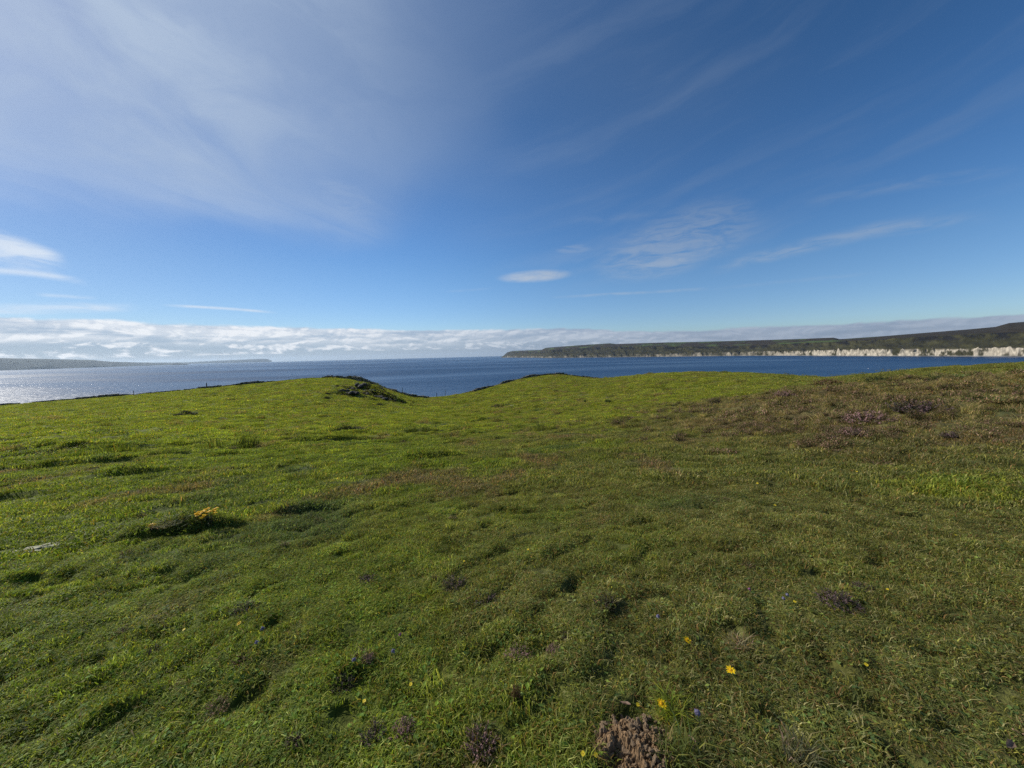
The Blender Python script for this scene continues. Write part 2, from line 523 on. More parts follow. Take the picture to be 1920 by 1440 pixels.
def mesh_from(name, V, Fc, mat=None, cols=None, smooth=True, attr='col'):
    me = bpy.data.meshes.new(name)
    V = np.asarray(V, dtype=np.float32)
    if isinstance(Fc, np.ndarray):
        k = Fc.shape[1]
        me.vertices.add(len(V)); me.vertices.foreach_set('co', V.ravel())
        me.loops.add(Fc.size); me.loops.foreach_set('vertex_index', Fc.ravel().astype(np.int32))
        me.polygons.add(len(Fc))
        me.polygons.foreach_set('loop_start', np.arange(0, Fc.size, k, dtype=np.int32))
        me.polygons.foreach_set('loop_total', np.full(len(Fc), k, dtype=np.int32))
        me.update(calc_edges=True)
    else:
        me.from_pydata([tuple(v) for v in V], [], Fc)
        me.update()
    if cols is not None:
        c = np.ones((len(V), 4), np.float32); c[:, :3] = cols
        at = me.color_attributes.new(attr, 'FLOAT_COLOR', 'POINT')
        at.data.foreach_set('color', c.ravel())
    if smooth:
        me.polygons.foreach_set('use_smooth', np.ones(len(me.polygons), bool))
    if mat: me.materials.append(mat)
    return me


def link(name, me, parent=None, loc=None):
    o = bpy.data.objects.new(name, me)
    COL.objects.link(o)
    if parent: o.parent = parent
    if loc is not None: o.location = loc
    return o


def grid_faces(nr, nc, wrap=False):
    i = np.arange(nr - 1)[:, None]; j = np.arange(nc if wrap else nc - 1)[None]
    a = i * nc + j; b = i * nc + (j + 1) % nc
    return np.stack([a, b, b + nc, a + nc], -1).reshape(-1, 4)


# ------------------------------------------------------------------ materials
def new_mat(name):
    mt = bpy.data.materials.new(name); mt.use_nodes = True
    mt.node_tree.nodes.clear()
    return mt, NT(mt.node_tree)


def out(T, sh, disp=None):
    o = T.node('ShaderNodeOutputMaterial'); T.l.new(sh, o.inputs['Surface'])
    if disp is not None: T.l.new(disp, o.inputs['Displacement'])


def attr_node(T, name, typ='GEOMETRY'):
    n = T.node('ShaderNodeAttribute'); n.attribute_name = name; n.attribute_type = typ
    return n


def mat_ground():
    mt, T = new_mat('turf')
    c = attr_node(T, 'col').outputs['Color']
    g = T.node('ShaderNodeNewGeometry')
    n = T.noise(g.outputs['Position'], 9.0, 6, 0.7)
    n2 = T.noise(g.outputs['Position'], 45.0, 4, 0.7)
    c = T.mix(T.sm(n, 0.3, 0.72), T.mix(1.0, c, (0.45, 0.45, 0.4), 'MULTIPLY'), T.mix(1.0, c, (1.25, 1.2, 1.15), 'MULTIPLY'))
    b = T.node('ShaderNodeBump'); b.inputs['Strength'].default_value = 0.9; b.inputs['Distance'].default_value = 0.05
    T.put(b.inputs['Height'], n * 1.0 + n2 * 0.4)
    p = T.node('ShaderNodeBsdfPrincipled'); p.inputs['Roughness'].default_value = 0.9
    p.inputs['Specular IOR Level'].default_value = 0.2
    T.l.new(c, p.inputs['Base Color']); T.l.new(b.outputs[0], p.inputs['Normal'])
    out(T, p.outputs[0])
    return mt


def mat_blade(name, trans=0.45, spec=0.35, rough=0.45):
    """plant matter: colour = place tint (instancer) x blade variation stored on the mesh"""
    mt, T = new_mat(name)
    tint = attr_node(T, 'tint', 'INSTANCER').outputs['Color']
    bl = attr_node(T, 'bl').outputs['Color']
    c = T.mix(1.0, tint, bl, 'MULTIPLY')
    d = T.node('ShaderNodeBsdfPrincipled')
    d.inputs['Roughness'].default_value = rough
    d.inputs['Specular IOR Level'].default_value = spec
    T.l.new(c, d.inputs['Base Color'])
    tr = T.node('ShaderNodeBsdfTranslucent')
    T.l.new(T.mix(1.0, c, (1.25, 1.25, 0.75), 'MULTIPLY'), tr.inputs['Color'])
    mx = T.node('ShaderNodeMixShader'); mx.inputs[0].default_value = trans
    T.l.new(d.outputs[0], mx.inputs[1]); T.l.new(tr.outputs[0], mx.inputs[2])
    out(T, mx.outputs[0])
    return mt


def mat_vcol(name, rough=0.8, spec=0.3, trans=0.0, nscale=0, namp=0.3, bump=0.0, bdist=0.01):
    mt, T = new_mat(name)
    c = attr_node(T, 'col').outputs['Color']
    p = T.node('ShaderNodeBsdfPrincipled'); p.inputs['Roughness'].default_value = rough
    p.inputs['Specular IOR Level'].default_value = spec
    if nscale:
        tcn = T.node('ShaderNodeTexCoord')
        n = T.noise(tcn.outputs['Object'], nscale, 6, 0.65)
        lo = 1 - namp; hi = 1 + namp
        c = T.mix(T.sm(n, 0.3, 0.7), T.mix(1.0, c, (lo, lo, lo), 'MULTIPLY'), T.mix(1.0, c, (hi, hi, hi), 'MULTIPLY'))
        if bump:
            b = T.node('ShaderNodeBump'); b.inputs['Strength'].default_value = bump; b.inputs['Distance'].default_value = bdist
            T.put(b.inputs['Height'], n); T.l.new(b.outputs[0], p.inputs['Normal'])
    T.l.new(c, p.inputs['Base Color'])
    if trans:
        tr = T.node('ShaderNodeBsdfTranslucent'); T.l.new(c, tr.inputs['Color'])
        mx = T.node('ShaderNodeMixShader'); mx.inputs[0].default_value = trans
        T.l.new(p.outputs[0], mx.inputs[1]); T.l.new(tr.outputs[0], mx.inputs[2]); out(T, mx.outputs[0])
    else:
        out(T, p.outputs[0])
    return mt


M_GROUND = mat_ground()
M_BLADE = mat_blade('grass_blades', 0.45, 0.16, 0.6)
M_HEATH = mat_blade('heather_plant', 0.12, 0.15, 0.7)
M_PLANT = mat_vcol('plant_parts', 0.5, 0.35, 0.3)
M_PETAL = mat_vcol('petals', 0.55, 0.2, 0.35)
M_WOODY = mat_vcol('woody_stems', 0.8, 0.2, 0.0)
M_STONE = mat_vcol('field_stone', 0.9, 0.3, 0.0, 6.0, 0.35, 0.5, 0.03)
M_SOIL = mat_vcol('dry_soil', 0.95, 0.15, 0.0, 60.0, 0.45, 0.9, 0.006)
M_WOOD = mat_vcol('weathered_wood', 0.85, 0.2, 0.0, 12.0, 0.35, 0.4, 0.01)
M_FAR = mat_vcol('far_land', 0.95, 0.1, 0.0)
M_PAINT = mat_vcol('white_hull_paint', 0.4, 0.5, 0.0)

# ------------------------------------------------------------------ ground mesh, finer where it is seen
A_f = np.radians(np.arange(-64, 64.001, 0.25))
A_b = np.radians(np.arange(66.5, 294, 2.5))
A = np.concatenate([A_f, A_b])
u = np.concatenate([np.array([0.0]), np.geomspace(0.35, 1.0, 740)])
NR_IN = 740
ain = (A + PI) % (2 * PI) - PI
R_ = Rmax(ain)
uu = np.linspace(0, 1, NR_IN)
rr = 0.35 * (R_[None] / 0.35) ** uu[:, None]
eo = 65 * (np.linspace(0, 1, 46)[1:] ** 1.6)
ro = R_[None] + eo[:, None]
rall = np.concatenate([rr, ro], 0)
X = rall * np.sin(A)[None]; Y = rall * np.cos(A)[None]
Z = ground(X.ravel(), Y.ravel()).reshape(X.shape)
V = np.stack([X, Y, Z], -1).reshape(-1, 3)
nr, nc = X.shape
Fq = grid_faces(nr, nc, wrap=True)
Fq = Fq[:, ::-1]
# centre fan: one more vertex ring collapsed
V = np.concatenate([V, [[0, 0, -EYE]]])
jj = np.arange(nc)
cc_ = np.full(nc, len(V) - 1)
Ff = np.stack([cc_, (jj + 1) % nc, jj, jj], 1)
cols = tone(V[:, 0], V[:, 1])
# bare rock and rank dark grass on the sea cliff
rv = np.hypot(V[:, 0], V[:, 1]); av = np.arctan2(V[:, 0], V[:, 1])
ev = rv - Rmax(av)
kk = sstep(ev, 6, 20)[:, None]
cols = cols * (1 - kk) + np.array([0.06, 0.055, 0.05]) * kk
cols = cols * 0.6
me = mesh_from('ground', V, Fq, M_GROUND, cols)
tag(link('ground', me), kind='structure')
fan = mesh_from('ground_centre', V[np.concatenate([np.arange(nc), [len(V) - 1]])], [(nc, (j + 1) % nc, j) for j in range(nc)], M_GROUND, cols[np.concatenate([np.arange(nc), [len(V) - 1]])])
tag(link('ground_underfoot', fan), kind='structure')

# ------------------------------------------------------------------ sea
def mat_sea():
    mt, T = new_mat('sea_water')
    g = T.node('ShaderNodeNewGeometry')
    sp_ = T.node('ShaderNodeSeparateXYZ'); T.l.new(g.outputs['Position'], sp_.inputs[0])
    x, y = E(T, sp_.outputs[0]), E(T, sp_.outputs[1])
    w1 = T.noise(T.vec(x * 0.055, y * 0.055), 1.0, 5, 0.62, 0.3)
    w2 = T.noise(T.vec(x * 0.008, y * 0.008, 4), 1.0, 4, 0.6, 0.2)
    big = T.noise(T.vec(x * 0.00035, y * 0.0011, 2), 1.0, 5, 0.55, 0.8)
    b = T.node('ShaderNodeBump'); b.inputs['Strength'].default_value = 1.0; b.inputs['Distance'].default_value = 1.0
    T.put(b.inputs['Height'], w1 * 4.2 + w2 * 6.0)
    p = T.node('ShaderNodeBsdfPrincipled')
    col = T.mix(T.sm(big, 0.35, 0.65), (0.004, 0.024, 0.075), (0.010, 0.042, 0.100))
    T.l.new(col, p.inputs['Base Color'])
    T.put(p.inputs['Roughness'], 0.25 + 0.20 * T.sm(big, 0.38, 0.62))
    p.inputs['IOR'].default_value = 1.33
    p.inputs['Specular IOR Level'].default_value = 0.38
    T.l.new(b.outputs[0], p.inputs['Normal'])
    out(T, p.outputs[0])
    return mt


SEA_R = 33000.0
an = np.linspace(0, 2 * PI, 145)[:-1]
rings = np.concatenate([[20.0], np.geomspace(60, SEA_R, 26)])
V = np.stack([rings[:, None] * np.sin(an), rings[:, None] * np.cos(an), np.full((len(rings), len(an)), SEA_Z)], -1).reshape(-1, 3)
me = mesh_from('sea', V, grid_faces(len(rings), len(an), True)[:, ::-1], mat_sea(), smooth=False)
tag(link('sea', me), kind='structure')


# ------------------------------------------------------------------ far coasts
def depth_at(px, py):
    d = ray(px, py)
    t = SEA_Z / d[2]
    return d[1] * t


def interp(tab, px, col):
    return np.interp(px, [q[0] for q in tab], [q[col] for q in tab])


def coast(name, px, depth, hs, ins, colfun, disp):
    """land rising from the water along a coastline; rows = heights hs[k] at inland distance ins[k]"""
    dirs = np.array([ray(p, 700) for p in px]); az_ = np.arctan2(dirs[:, 0], dirs[:, 1])
    dd = depth / np.cos(az_)
    along = np.concatenate([[0], np.cumsum(np.hypot(np.diff(dd * np.sin(az_)), np.diff(dd * np.cos(az_))))])
    rows = []; hr = []
    for k in range(len(hs)):
        inl, h = disp(k, along, ins[k] * np.ones_like(dd), hs[k])
        r_ = dd + inl
        rows.append(np.stack([r_ * np.sin(az_), r_ * np.cos(az_), SEA_Z + h], -1)); hr.append(h)
    V = np.concatenate(rows); nr_, nc_ = len(rows), len(px)
    C_ = colfun(np.array(hr), along).reshape(-1, 3)
    me = mesh_from(name, V, grid_faces(nr_, nc_), M_FAR, C_, smooth=False)
    return tag(link(name, me), kind='structure')


# right-hand headland: px, waterline, white cliff top, slope top, skyline
HL = [(940, 670.6, 670.3, 670.1, 669.8), (946, 670.6, 668.6, 666.8, 666.0), (952, 670.7, 667.5, 662.0, 660.5), (963, 671, 667.5, 660, 657.8), (1016, 671.3, 668.5, 660, 656), (1024, 671.2, 668.5, 658, 652), (1090, 670.5, 666.5, 653, 647), (1144, 669.8, 665, 650.5, 643.6),
      (1155, 669.7, 665, 650, 645), (1241, 668.7, 665, 650, 642.2), (1306, 667.9, 661.5, 650.5, 641), (1400, 667, 660.5, 650, 638.5), (1500, 667, 658.5, 644, 635.5), (1560, 667.3, 657.5, 642, 633), (1572, 667.4, 657.3, 641, 636),
      (1644, 668, 655.5, 637, 631), (1725, 668.3, 655.5, 632, 624.5), (1806, 668.6, 656, 629, 618), (1860, 668.8, 654, 627, 613), (1884, 669, 654, 626, 606), (1920, 669.2, 655, 625, 603), (2050, 669.5, 656, 618, 596), (2400, 668, 650, 600, 570)]
# water depth by azimuth, from the height of the camera over the sea
HD = [(940, 12300), (946, 11800), (963, 10600), (1030, 7300), (1144, 6050), (1250, 5150), (1414, 4150), (1550, 3250), (1650, 2720), (1800, 2230), (1920, 1960), (2050, 1800), (2400, 1500)]
px = np.arange(940, 2300, 1.0)
dep = interp(HD, px, 1)


def hgt(px, py, depth):
    o = np.empty_like(px)
    for i in range(len(px)):
        d = ray(px[i], py[i]); o[i] = d[2] / d[1] * depth[i] - SEA_Z
    return o


wl = interp(HL, px, 1)
DELTA = hgt(px, wl, dep)                                   # small error between table and depth
secN = np.cos(np.arctan((px - CX) / FPX))
INL = [-14, 0, 3, 6, 9, 12, 15, 18, 28, 40, 52, 65, 90, 115, 140, 165, 180, 190, 205, 260, 350, 480, 650, 850, 1100, 1500, 2600]
Hw = np.maximum(hgt(px, interp(HL, px, 2), dep), 0.5)
Hs = np.maximum(hgt(px, interp(HL, px, 3), dep + 190 * secN), 1)
Hk = np.maximum(hgt(px, interp(HL, px, 4), dep + 1100 * secN), 1.5)
Hk = np.maximum(Hk, Hs + 1)


def hrow(k):
    i = INL[k]
    if i <= 0: return np.full_like(px, 0.2 if i < 0 else 2.5)
    if i <= 18: return Hw * (i / 18.0)
    if i <= 190:
        t = (i - 18) / 172.0
        return Hw + (Hs - Hw) * (t ** 0.8 * 0.80 if i < 165 else 0.78 + 0.22 * (i - 165) / 25.0)
    if i <= 1100:
        t = (i - 190) / 910.0
        return Hs + (Hk - Hs) * (t ** 0.8)
    return Hk * (1 - 0.35 * (i - 1100) / 1500.0)


def disp_h(k, al, ins, h):
    i = INL[k]
    amp = 26 if 15 < i <= 205 else (10 if i > 0 else 3)
    al2 = al + 0.55 * i * dep / 3000.0
    g = fbm(al2 / 150.0, i * 0.003 + al * 0, 3, 5) + 0.9 * (0.4 - np.abs(fbm(al2 / 85.0, i * 0.006 + al * 0, 3, 9)))
    sc_ = np.clip(dep / 3000.0, 0.7, 2.2)
    ins = ins + g * amp * sc_ * 1.6
    fine_ = fbm(al / 22.0, i * 0.03 + al * 0, 3, 14)
    ins = ins + fine_ * (6 if i > 0 else 2) * sc_
    if 0 < i <= 18:
        h = h * (1 + 0.60 * fbm(al / 34.0, al * 0, 4, 18) + 0.30 * fbm(al / 260.0, al * 0, 2, 19))
    elif 18 < i <= 190:
        h = h * (1 + 0.06 * fbm(al / 60.0, i * 0.01 + al * 0, 3, 22))
    elif i > 190:
        h = h * (1 + 0.05 * fbm(al / 500.0, i * 0.002 + al * 0, 3, 25) * np.minimum(1, (1101 - min(i, 1100)) / 400.0))
    return ins, h


def col_h(H, al):
    nr_, nc_ = H.shape
    C_ = np.zeros((nr_, nc_, 3))
    for k in range(nr_):
        i = INL[k]
        al2 = al + 0.55 * i * dep / 3000.0
        n = fbm(al2 / 70.0, i * 0.03 + al * 0, 5, 33, 0.65); n2 = fbm(al2 / 120.0, i * 0.012 + al * 0, 4, 37); n3 = fbm(al / 400.0, i * 0.0025 + al * 0, 3, 39)
        green = np.array([0.044, 0.041, 0.017]); basalt = np.array([0.012, 0.011, 0.010]); moor = np.array([0.036, 0.028, 0.016]); lime = np.array([0.35, 0.305, 0.235])
        field = np.array([0.070, 0.105, 0.025])
        if i <= 0:
            c = np.array([0.20, 0.19, 0.17])[None] * (1 + n[:, None])
        elif i <= 18:
            gaps = sstep(n + 0.35 * n2, 0.05, -0.35)[:, None]
            more = sstep(px, 1330, 1560)[:, None]           # the white rock shows less towards the point
            w = np.clip(np.clip(1 - gaps, 0, 1) * (0.15 + 0.85 * more) + (1 - more) * sstep(n2, 0.15, 0.4)[:, None] * 0.5, 0, 1)
            c = green[None] * 0.8 * (1 - w) + lime[None] * w * (1 + 0.5 * n[:, None] + 0.9 * fbm(al / 11.0, i * 0.12 + al * 0, 3, 35)[:, None])
        elif i <= 205:
            crag = (sstep(n2 + 0.5 * n, -0.10, 0.25) * (0.3 + 0.7 * (1 if i > 140 else 0.4)))[:, None]
            c = green[None] * (1 - crag) + basalt[None] * crag
            c = c * (1 + 0.9 * n[:, None])
        else:
            f = (sstep(n3, 0.05, 0.35) * sstep(px, 1750, 1450) * 0.9)[:, None]
            c = moor[None] * (1 - f) + field[None] * f
            c = c * (1 + 0.4 * n2[:, None])
        C_[k] = c
    return np.clip(C_, 0.01, 0.7)


coast('far_headland', px, dep, [hrow(k) for k in range(len(INL))], INL, col_h, disp_h)


def simple_coast(name, tab, zc_, ins, seed, rough_, c0, c1):
    px = np.arange(tab[0][0], tab[-1][0] + 0.1, 1.5)
    dep = interp(tab, px, 1); sky_ = interp(tab, px, 2)
    top = np.maximum(hgt(px, sky_, dep + ins[-2]), 0.3)
    hs_ = [np.full_like(px, -1.0)] + [top * f for f in zc_] + [top * 0.4]
    ii = [-5] + list(ins)

    def dsp(k, al, i_, h): return i_ + fbm(al / 900.0, k * 0.3 + al * 0, 3, seed) * rough_, h * (1 + (0.06 * fbm(al / 700.0, k * 0.4 + al * 0, 4, seed + 3) if k < len(ii) - 2 else 0))

    def cf(H, al):
        C_ = np.zeros(H.shape + (3,))
        for k in range(H.shape[0]):
            n = sstep(fbm(al / 1200.0, k * 0.6 + al * 0, 4, seed + 5), -0.25, 0.3)[:, None]
            C_[k] = np.array(c0) * (1 - n) + np.array(c1) * n
        return C_
    return coast(name, px, dep, hs_, ii, cf, dsp)


simple_coast('left_coast', [(-460, 8200, 681), (-150, 9000, 674), (0, 9900, 672.3), (90, 11000, 673.5), (172, 12500, 675), (207, 13500, 678), (260, 15500, 679.5), (320, 18500, 680.4), (356, 20500, 681.8)],
             [0.10, 0.25, 0.45, 0.7, 0.9, 1.0], [60, 200, 450, 750, 1100, 1500, 3000], 101, 150, (0.018, 0.026, 0.016), (0.012, 0.016, 0.014))
simple_coast('small_island', [(320, 15800, 683), (325, 15800, 681.3), (332, 15800, 680.4), (345, 15800, 681.2), (350, 15800, 681.8), (354, 15800, 682.9)],
             [0.5, 0.8, 1.0], [40, 120, 300, 600], 131, 40, (0.012, 0.015, 0.012), (0.01, 0.01, 0.01))
simple_coast('distant_cape', [(250, 27000, 680.2), (353, 27500, 679.2), (420, 28500, 675.8), (470, 29000, 673.6), (494, 29300, 672.5), (503, 29400, 673.0), (508, 29500, 674.5), (512, 29500, 676.8)],
             [0.3, 0.6, 0.9, 1.0], [50, 150, 400, 900, 2500], 151, 60, (0.015, 0.02, 0.018), (0.012, 0.014, 0.014))

# ------------------------------------------------------------------ haze
hz, T = new_mat('sea_air')
pv = T.node('ShaderNodeVolumePrincipled')
pv.inputs['Color'].default_value = (0.68, 0.84, 1.0, 1)
pv.inputs['Density'].default_value = 1.5e-5
pv.inputs['Anisotropy'].default_value = 0.45
o_ = T.node('ShaderNodeOutputMaterial'); T.l.new(pv.outputs[0], o_.inputs['Volume'])
bx = 36000.0; z0, z1 = SEA_Z - 5, 300.0
V = [(-bx, -bx, z0), (bx, -bx, z0), (bx, bx, z0), (-bx, bx, z0), (-bx, -bx, z1), (bx, -bx, z1), (bx, bx, z1), (-bx, bx, z1)]
me = mesh_from('haze', V, [(0, 3, 2, 1), (4, 5, 6, 7), (0, 1, 5, 4), (1, 2, 6, 5), (2, 3, 7, 6), (3, 0, 4, 7)], hz, smooth=False)
hob = tag(link('haze', me), kind='stuff')

# ------------------------------------------------------------------ grass and heather built from small clumps
def blade_mesh(name, n, rad, w, h, lean, kinds, seed, mat, curl=0.5, leafy=0.0):
    """a patch of n bent blades; colours per blade in attribute bl (multiplied by the place tint)"""
    rs = np.random.RandomState(seed)
    V, Fc, Cc = [], [], []
    for i in range(n):
        q = rad * math.sqrt(rs.rand()); t = rs.rand() * 2 * PI
        x, y = q * math.cos(t), q * math.sin(t)
        d = rs.rand() * 2 * PI
        f = rs.rand() * 2 * PI
        hh = h * (0.45 + 0.9 * rs.rand()) * (1.0 - 0.45 * (q / rad) ** 2)
        ln = lean * (0.3 + 1.2 * rs.rand())
        ww = w * (0.6 + 0.8 * rs.rand())
        cx, cy = math.cos(d), math.sin(d)
        fx, fy = math.cos(f), math.sin(f)
        r = rs.rand()
        acc = 0
        for pr, colr in kinds:
            acc += pr
            if r <= acc: break
        c = np.array(colr) * (0.65 + 0.7 * rs.rand())
        b = len(V)
        if rs.rand() < leafy:           # clover / small broad leaf on a stalk
            lw = ww * 2.6; zt = hh * 0.45
            nx, ny = x + cx * zt * 0.5, y + cy * zt * 0.5
            tl = (rs.rand() - 0.5) * lw
            V += [(nx - cx * lw, ny - cy * lw, zt - tl), (nx + cy * lw * .8, ny - cx * lw * .8, zt + 0.2 * lw), (nx + cx * lw, ny + cy * lw, zt + tl), (nx - cy * lw * .8, ny + cx * lw * .8, zt + 0.2 * lw)]
            Fc += [(b, b + 1, b + 2), (b, b + 2, b + 3)]
            Cc += [c * np.array([0.75, 1.0, 1.0])] * 4
            continue
        x1, y1 = x + cx * hh * ln * 0.35, y + cy * hh * ln * 0.35
        x2, y2 = x + cx * hh * ln * 1.0, y + cy * hh * ln * 1.0
        z1 = hh * 0.62; z2 = hh * (1.0 - curl * ln * 0.5 * rs.rand())
        V += [(x - fx * ww / 2, y - fy * ww / 2, -0.01), (x + fx * ww / 2, y + fy * ww / 2, -0.01),
              (x1 - fx * ww * .42, y1 - fy * ww * .42, z1), (x1 + fx * ww * .42, y1 + fy * ww * .42, z1), (x2, y2, max(z2, 0.01))]
        Fc += [(b, b + 1, b + 3), (b, b + 3, b + 2), (b + 2, b + 3, b + 4)]
        Cc += [c] * 5
    return mesh_from(name, V, Fc, mat, np.array(Cc), smooth=False, attr='bl')


def heather_mesh(name, n, rad, h, seed, bloom=0.5, w=0.006):
    """low wiry heather: dark stems fanning out, dense tiny leaves, spikes of small dusky pink bells"""
    rs = np.random.RandomState(seed)
    V, Fc, Cc = [], [], []

    def tri(p, ax, ay, c):
        b = len(V); V.extend([p - ax, p + ax, p + ay]); Fc.append((b, b + 1, b + 2)); Cc.extend([c] * 3)
    for i in range(n):
        t = rs.rand() * 2 * PI; q = rad * math.sqrt(rs.rand())
        base = np.array([math.cos(t) * q * 0.6, math.sin(t) * q * 0.6, 0])
        tip = np.array([math.cos(t) * q * 1.15 + rs.randn() * 0.1 * rad, math.sin(t) * q * 1.15 + rs.randn() * 0.1 * rad, h * (0.5 + 0.7 * rs.rand()) * (1 - 0.5 * (q / rad) ** 2)])
        dv = tip - base; L = np.linalg.norm(dv); dn = dv / L
        side = np.cross(dn, [0.3, 0.2, 1.0]); side /= np.linalg.norm(side) + 1e-9
        b = len(V)
        sw = w * 0.35
        V.extend([base - side * sw, base + side * sw, tip]); Fc.append((b, b + 1, b + 2)); Cc.extend([np.array([.35, .25, .20]) * (0.7 + 0.6 * rs.rand())] * 3)
        fl = rs.rand() < bloom
        m_ = 9
        for k in range(m_):
            s_ = 0.28 + 0.72 * (k + rs.rand() * 0.6) / m_
            p = base + dv * s_
            a = rs.rand() * 2 * PI
            o2 = np.cross(dn, side)
            ax = (side * math.cos(a) + o2 * math.sin(a)); ay = dn * 0.8 + ax * 0.9
            if fl and s_ > 0.62:
                c = np.array([1.6, 1.22, 1.25]) * (0.5 + 0.8 * rs.rand()); sz = w * 1.1
            else:
                c = np.array([.62, .80, .40]) * (0.5 + 0.8 * rs.rand()) if rs.rand() < 0.7 else np.array([1.1, .80, .50]) * (0.5 + 0.7 * rs.rand()); sz = w
            tri(p + ax * w * 0.3, np.cross(ax, dn) * sz * 0.6, ay * sz * 1.5, c)
    return mesh_from(name, V, Fc, M_HEATH, np.array(Cc), smooth=False, attr='bl')


KG = [(0.62, (1.0, 1.0, 1.0)), (0.14, (1.30, 1.15, 0.85)), (0.12, (0.65, 0.80, 0.95)), (0.07, (2.1, 1.45, 2.1)), (0.05, (1.5, 0.85, 1.2))]
KN = [(0.50, (0.85, 0.88, 0.9)), (0.17, (1.45, 1.30, 1.0)), (0.14, (0.50, 0.62, 0.7)), (0.12, (1.9, 1.6, 2.6)), (0.07, (1.5, 0.85, 1.2))]
src = bpy.data.collections.new('clump_sources')          # not linked to the scene: only instanced
VAR = []
hsrc = []


def add_src(me, arr):
    o = bpy.data.objects.new('clump_%02d' % len(VAR), me); src.objects.link(o); arr.append(len(VAR)); VAR.append(o)


L0, L1, L2, L3, LH1, LH2, LLONG = [], [], [], [], [], [], []
for k in range(5): add_src(blade_mesh('turf_near', 165, 0.085, 0.0040, 0.034, 1.3, KN, 100 + k, M_BLADE, 0.9, 0.05), L0)
for k in range(4): add_src(blade_mesh('turf_mid', 150, 0.20, 0.0090, 0.055, 1.0, KN, 120 + k, M_BLADE, 0.8), L1)
for k in range(4): add_src(blade_mesh('turf_far', 150, 0.45, 0.022, 0.075, 1.1, KG, 140 + k, M_BLADE, 0.7), L2)
for k in range(4): add_src(blade_mesh('turf_farthest', 150, 1.0, 0.055, 0.11, 1.2, KG, 160 + k, M_BLADE, 0.6), L3)
for k in range(3): add_src(blade_mesh('long_grass', 60, 0.06, 0.0036, 0.10, 0.9, [(0.6, (1.2, 1.2, 1.0)), (0.4, (1.9, 1.5, 1.9))], 180 + k, M_BLADE, 0.9), LLONG)
for k in range(4): add_src(heather_mesh('heather_mid', 75, 0.16, 0.16, 200 + k, 0.28, 0.009), LH1)
for k in range(4): add_src(heather_mesh('heather_far', 70, 0.34, 0.24, 220 + k, 0.25, 0.020), LH2)


def scatter(rmin, rmax, dens, amax=66):
    """random points on the ground, dens per square metre"""
    area = math.radians(2 * amax) * 0.5 * (rmax ** 2 - rmin ** 2)
    n = int(area * dens)
    r = np.sqrt(RS.uniform(rmin ** 2, rmax ** 2, n)); a = np.radians(RS.uniform(-amax, amax, n))
    ok = r < Rmax(a) - 0.2 + 0 * r
    r, a = r[ok], a[ok]
    return r * np.sin(a), r * np.cos(a)


def slope_euler(x, y, h, yaw, k=1.0):
    gx = (ground(x + h, y) - ground(x - h, y)) / (2 * h) * k
    gy = (ground(x, y + h) - ground(x, y - h)) / (2 * h) * k
    n = np.stack([-gx, -gy, np.ones_like(gx)], 1); n /= np.linalg.norm(n, axis=1)[:, None]
    # X axis: yaw direction made perpendicular to n
    t = np.stack([np.cos(yaw), np.sin(yaw), 0 * yaw], 1)
    t = t - n * (t * n).sum(1)[:, None]; t /= np.linalg.norm(t, axis=1)[:, None]
    b = np.cross(n, t)
    # matrix columns t, b, n -> XYZ euler
    ey = np.arcsin(np.clip(-t[:, 2], -1, 1)); ex = np.arctan2(b[:, 2], n[:, 2]); ez = np.arctan2(t[:, 1], t[:, 0])
    return np.stack([ex, ey, ez], 1)


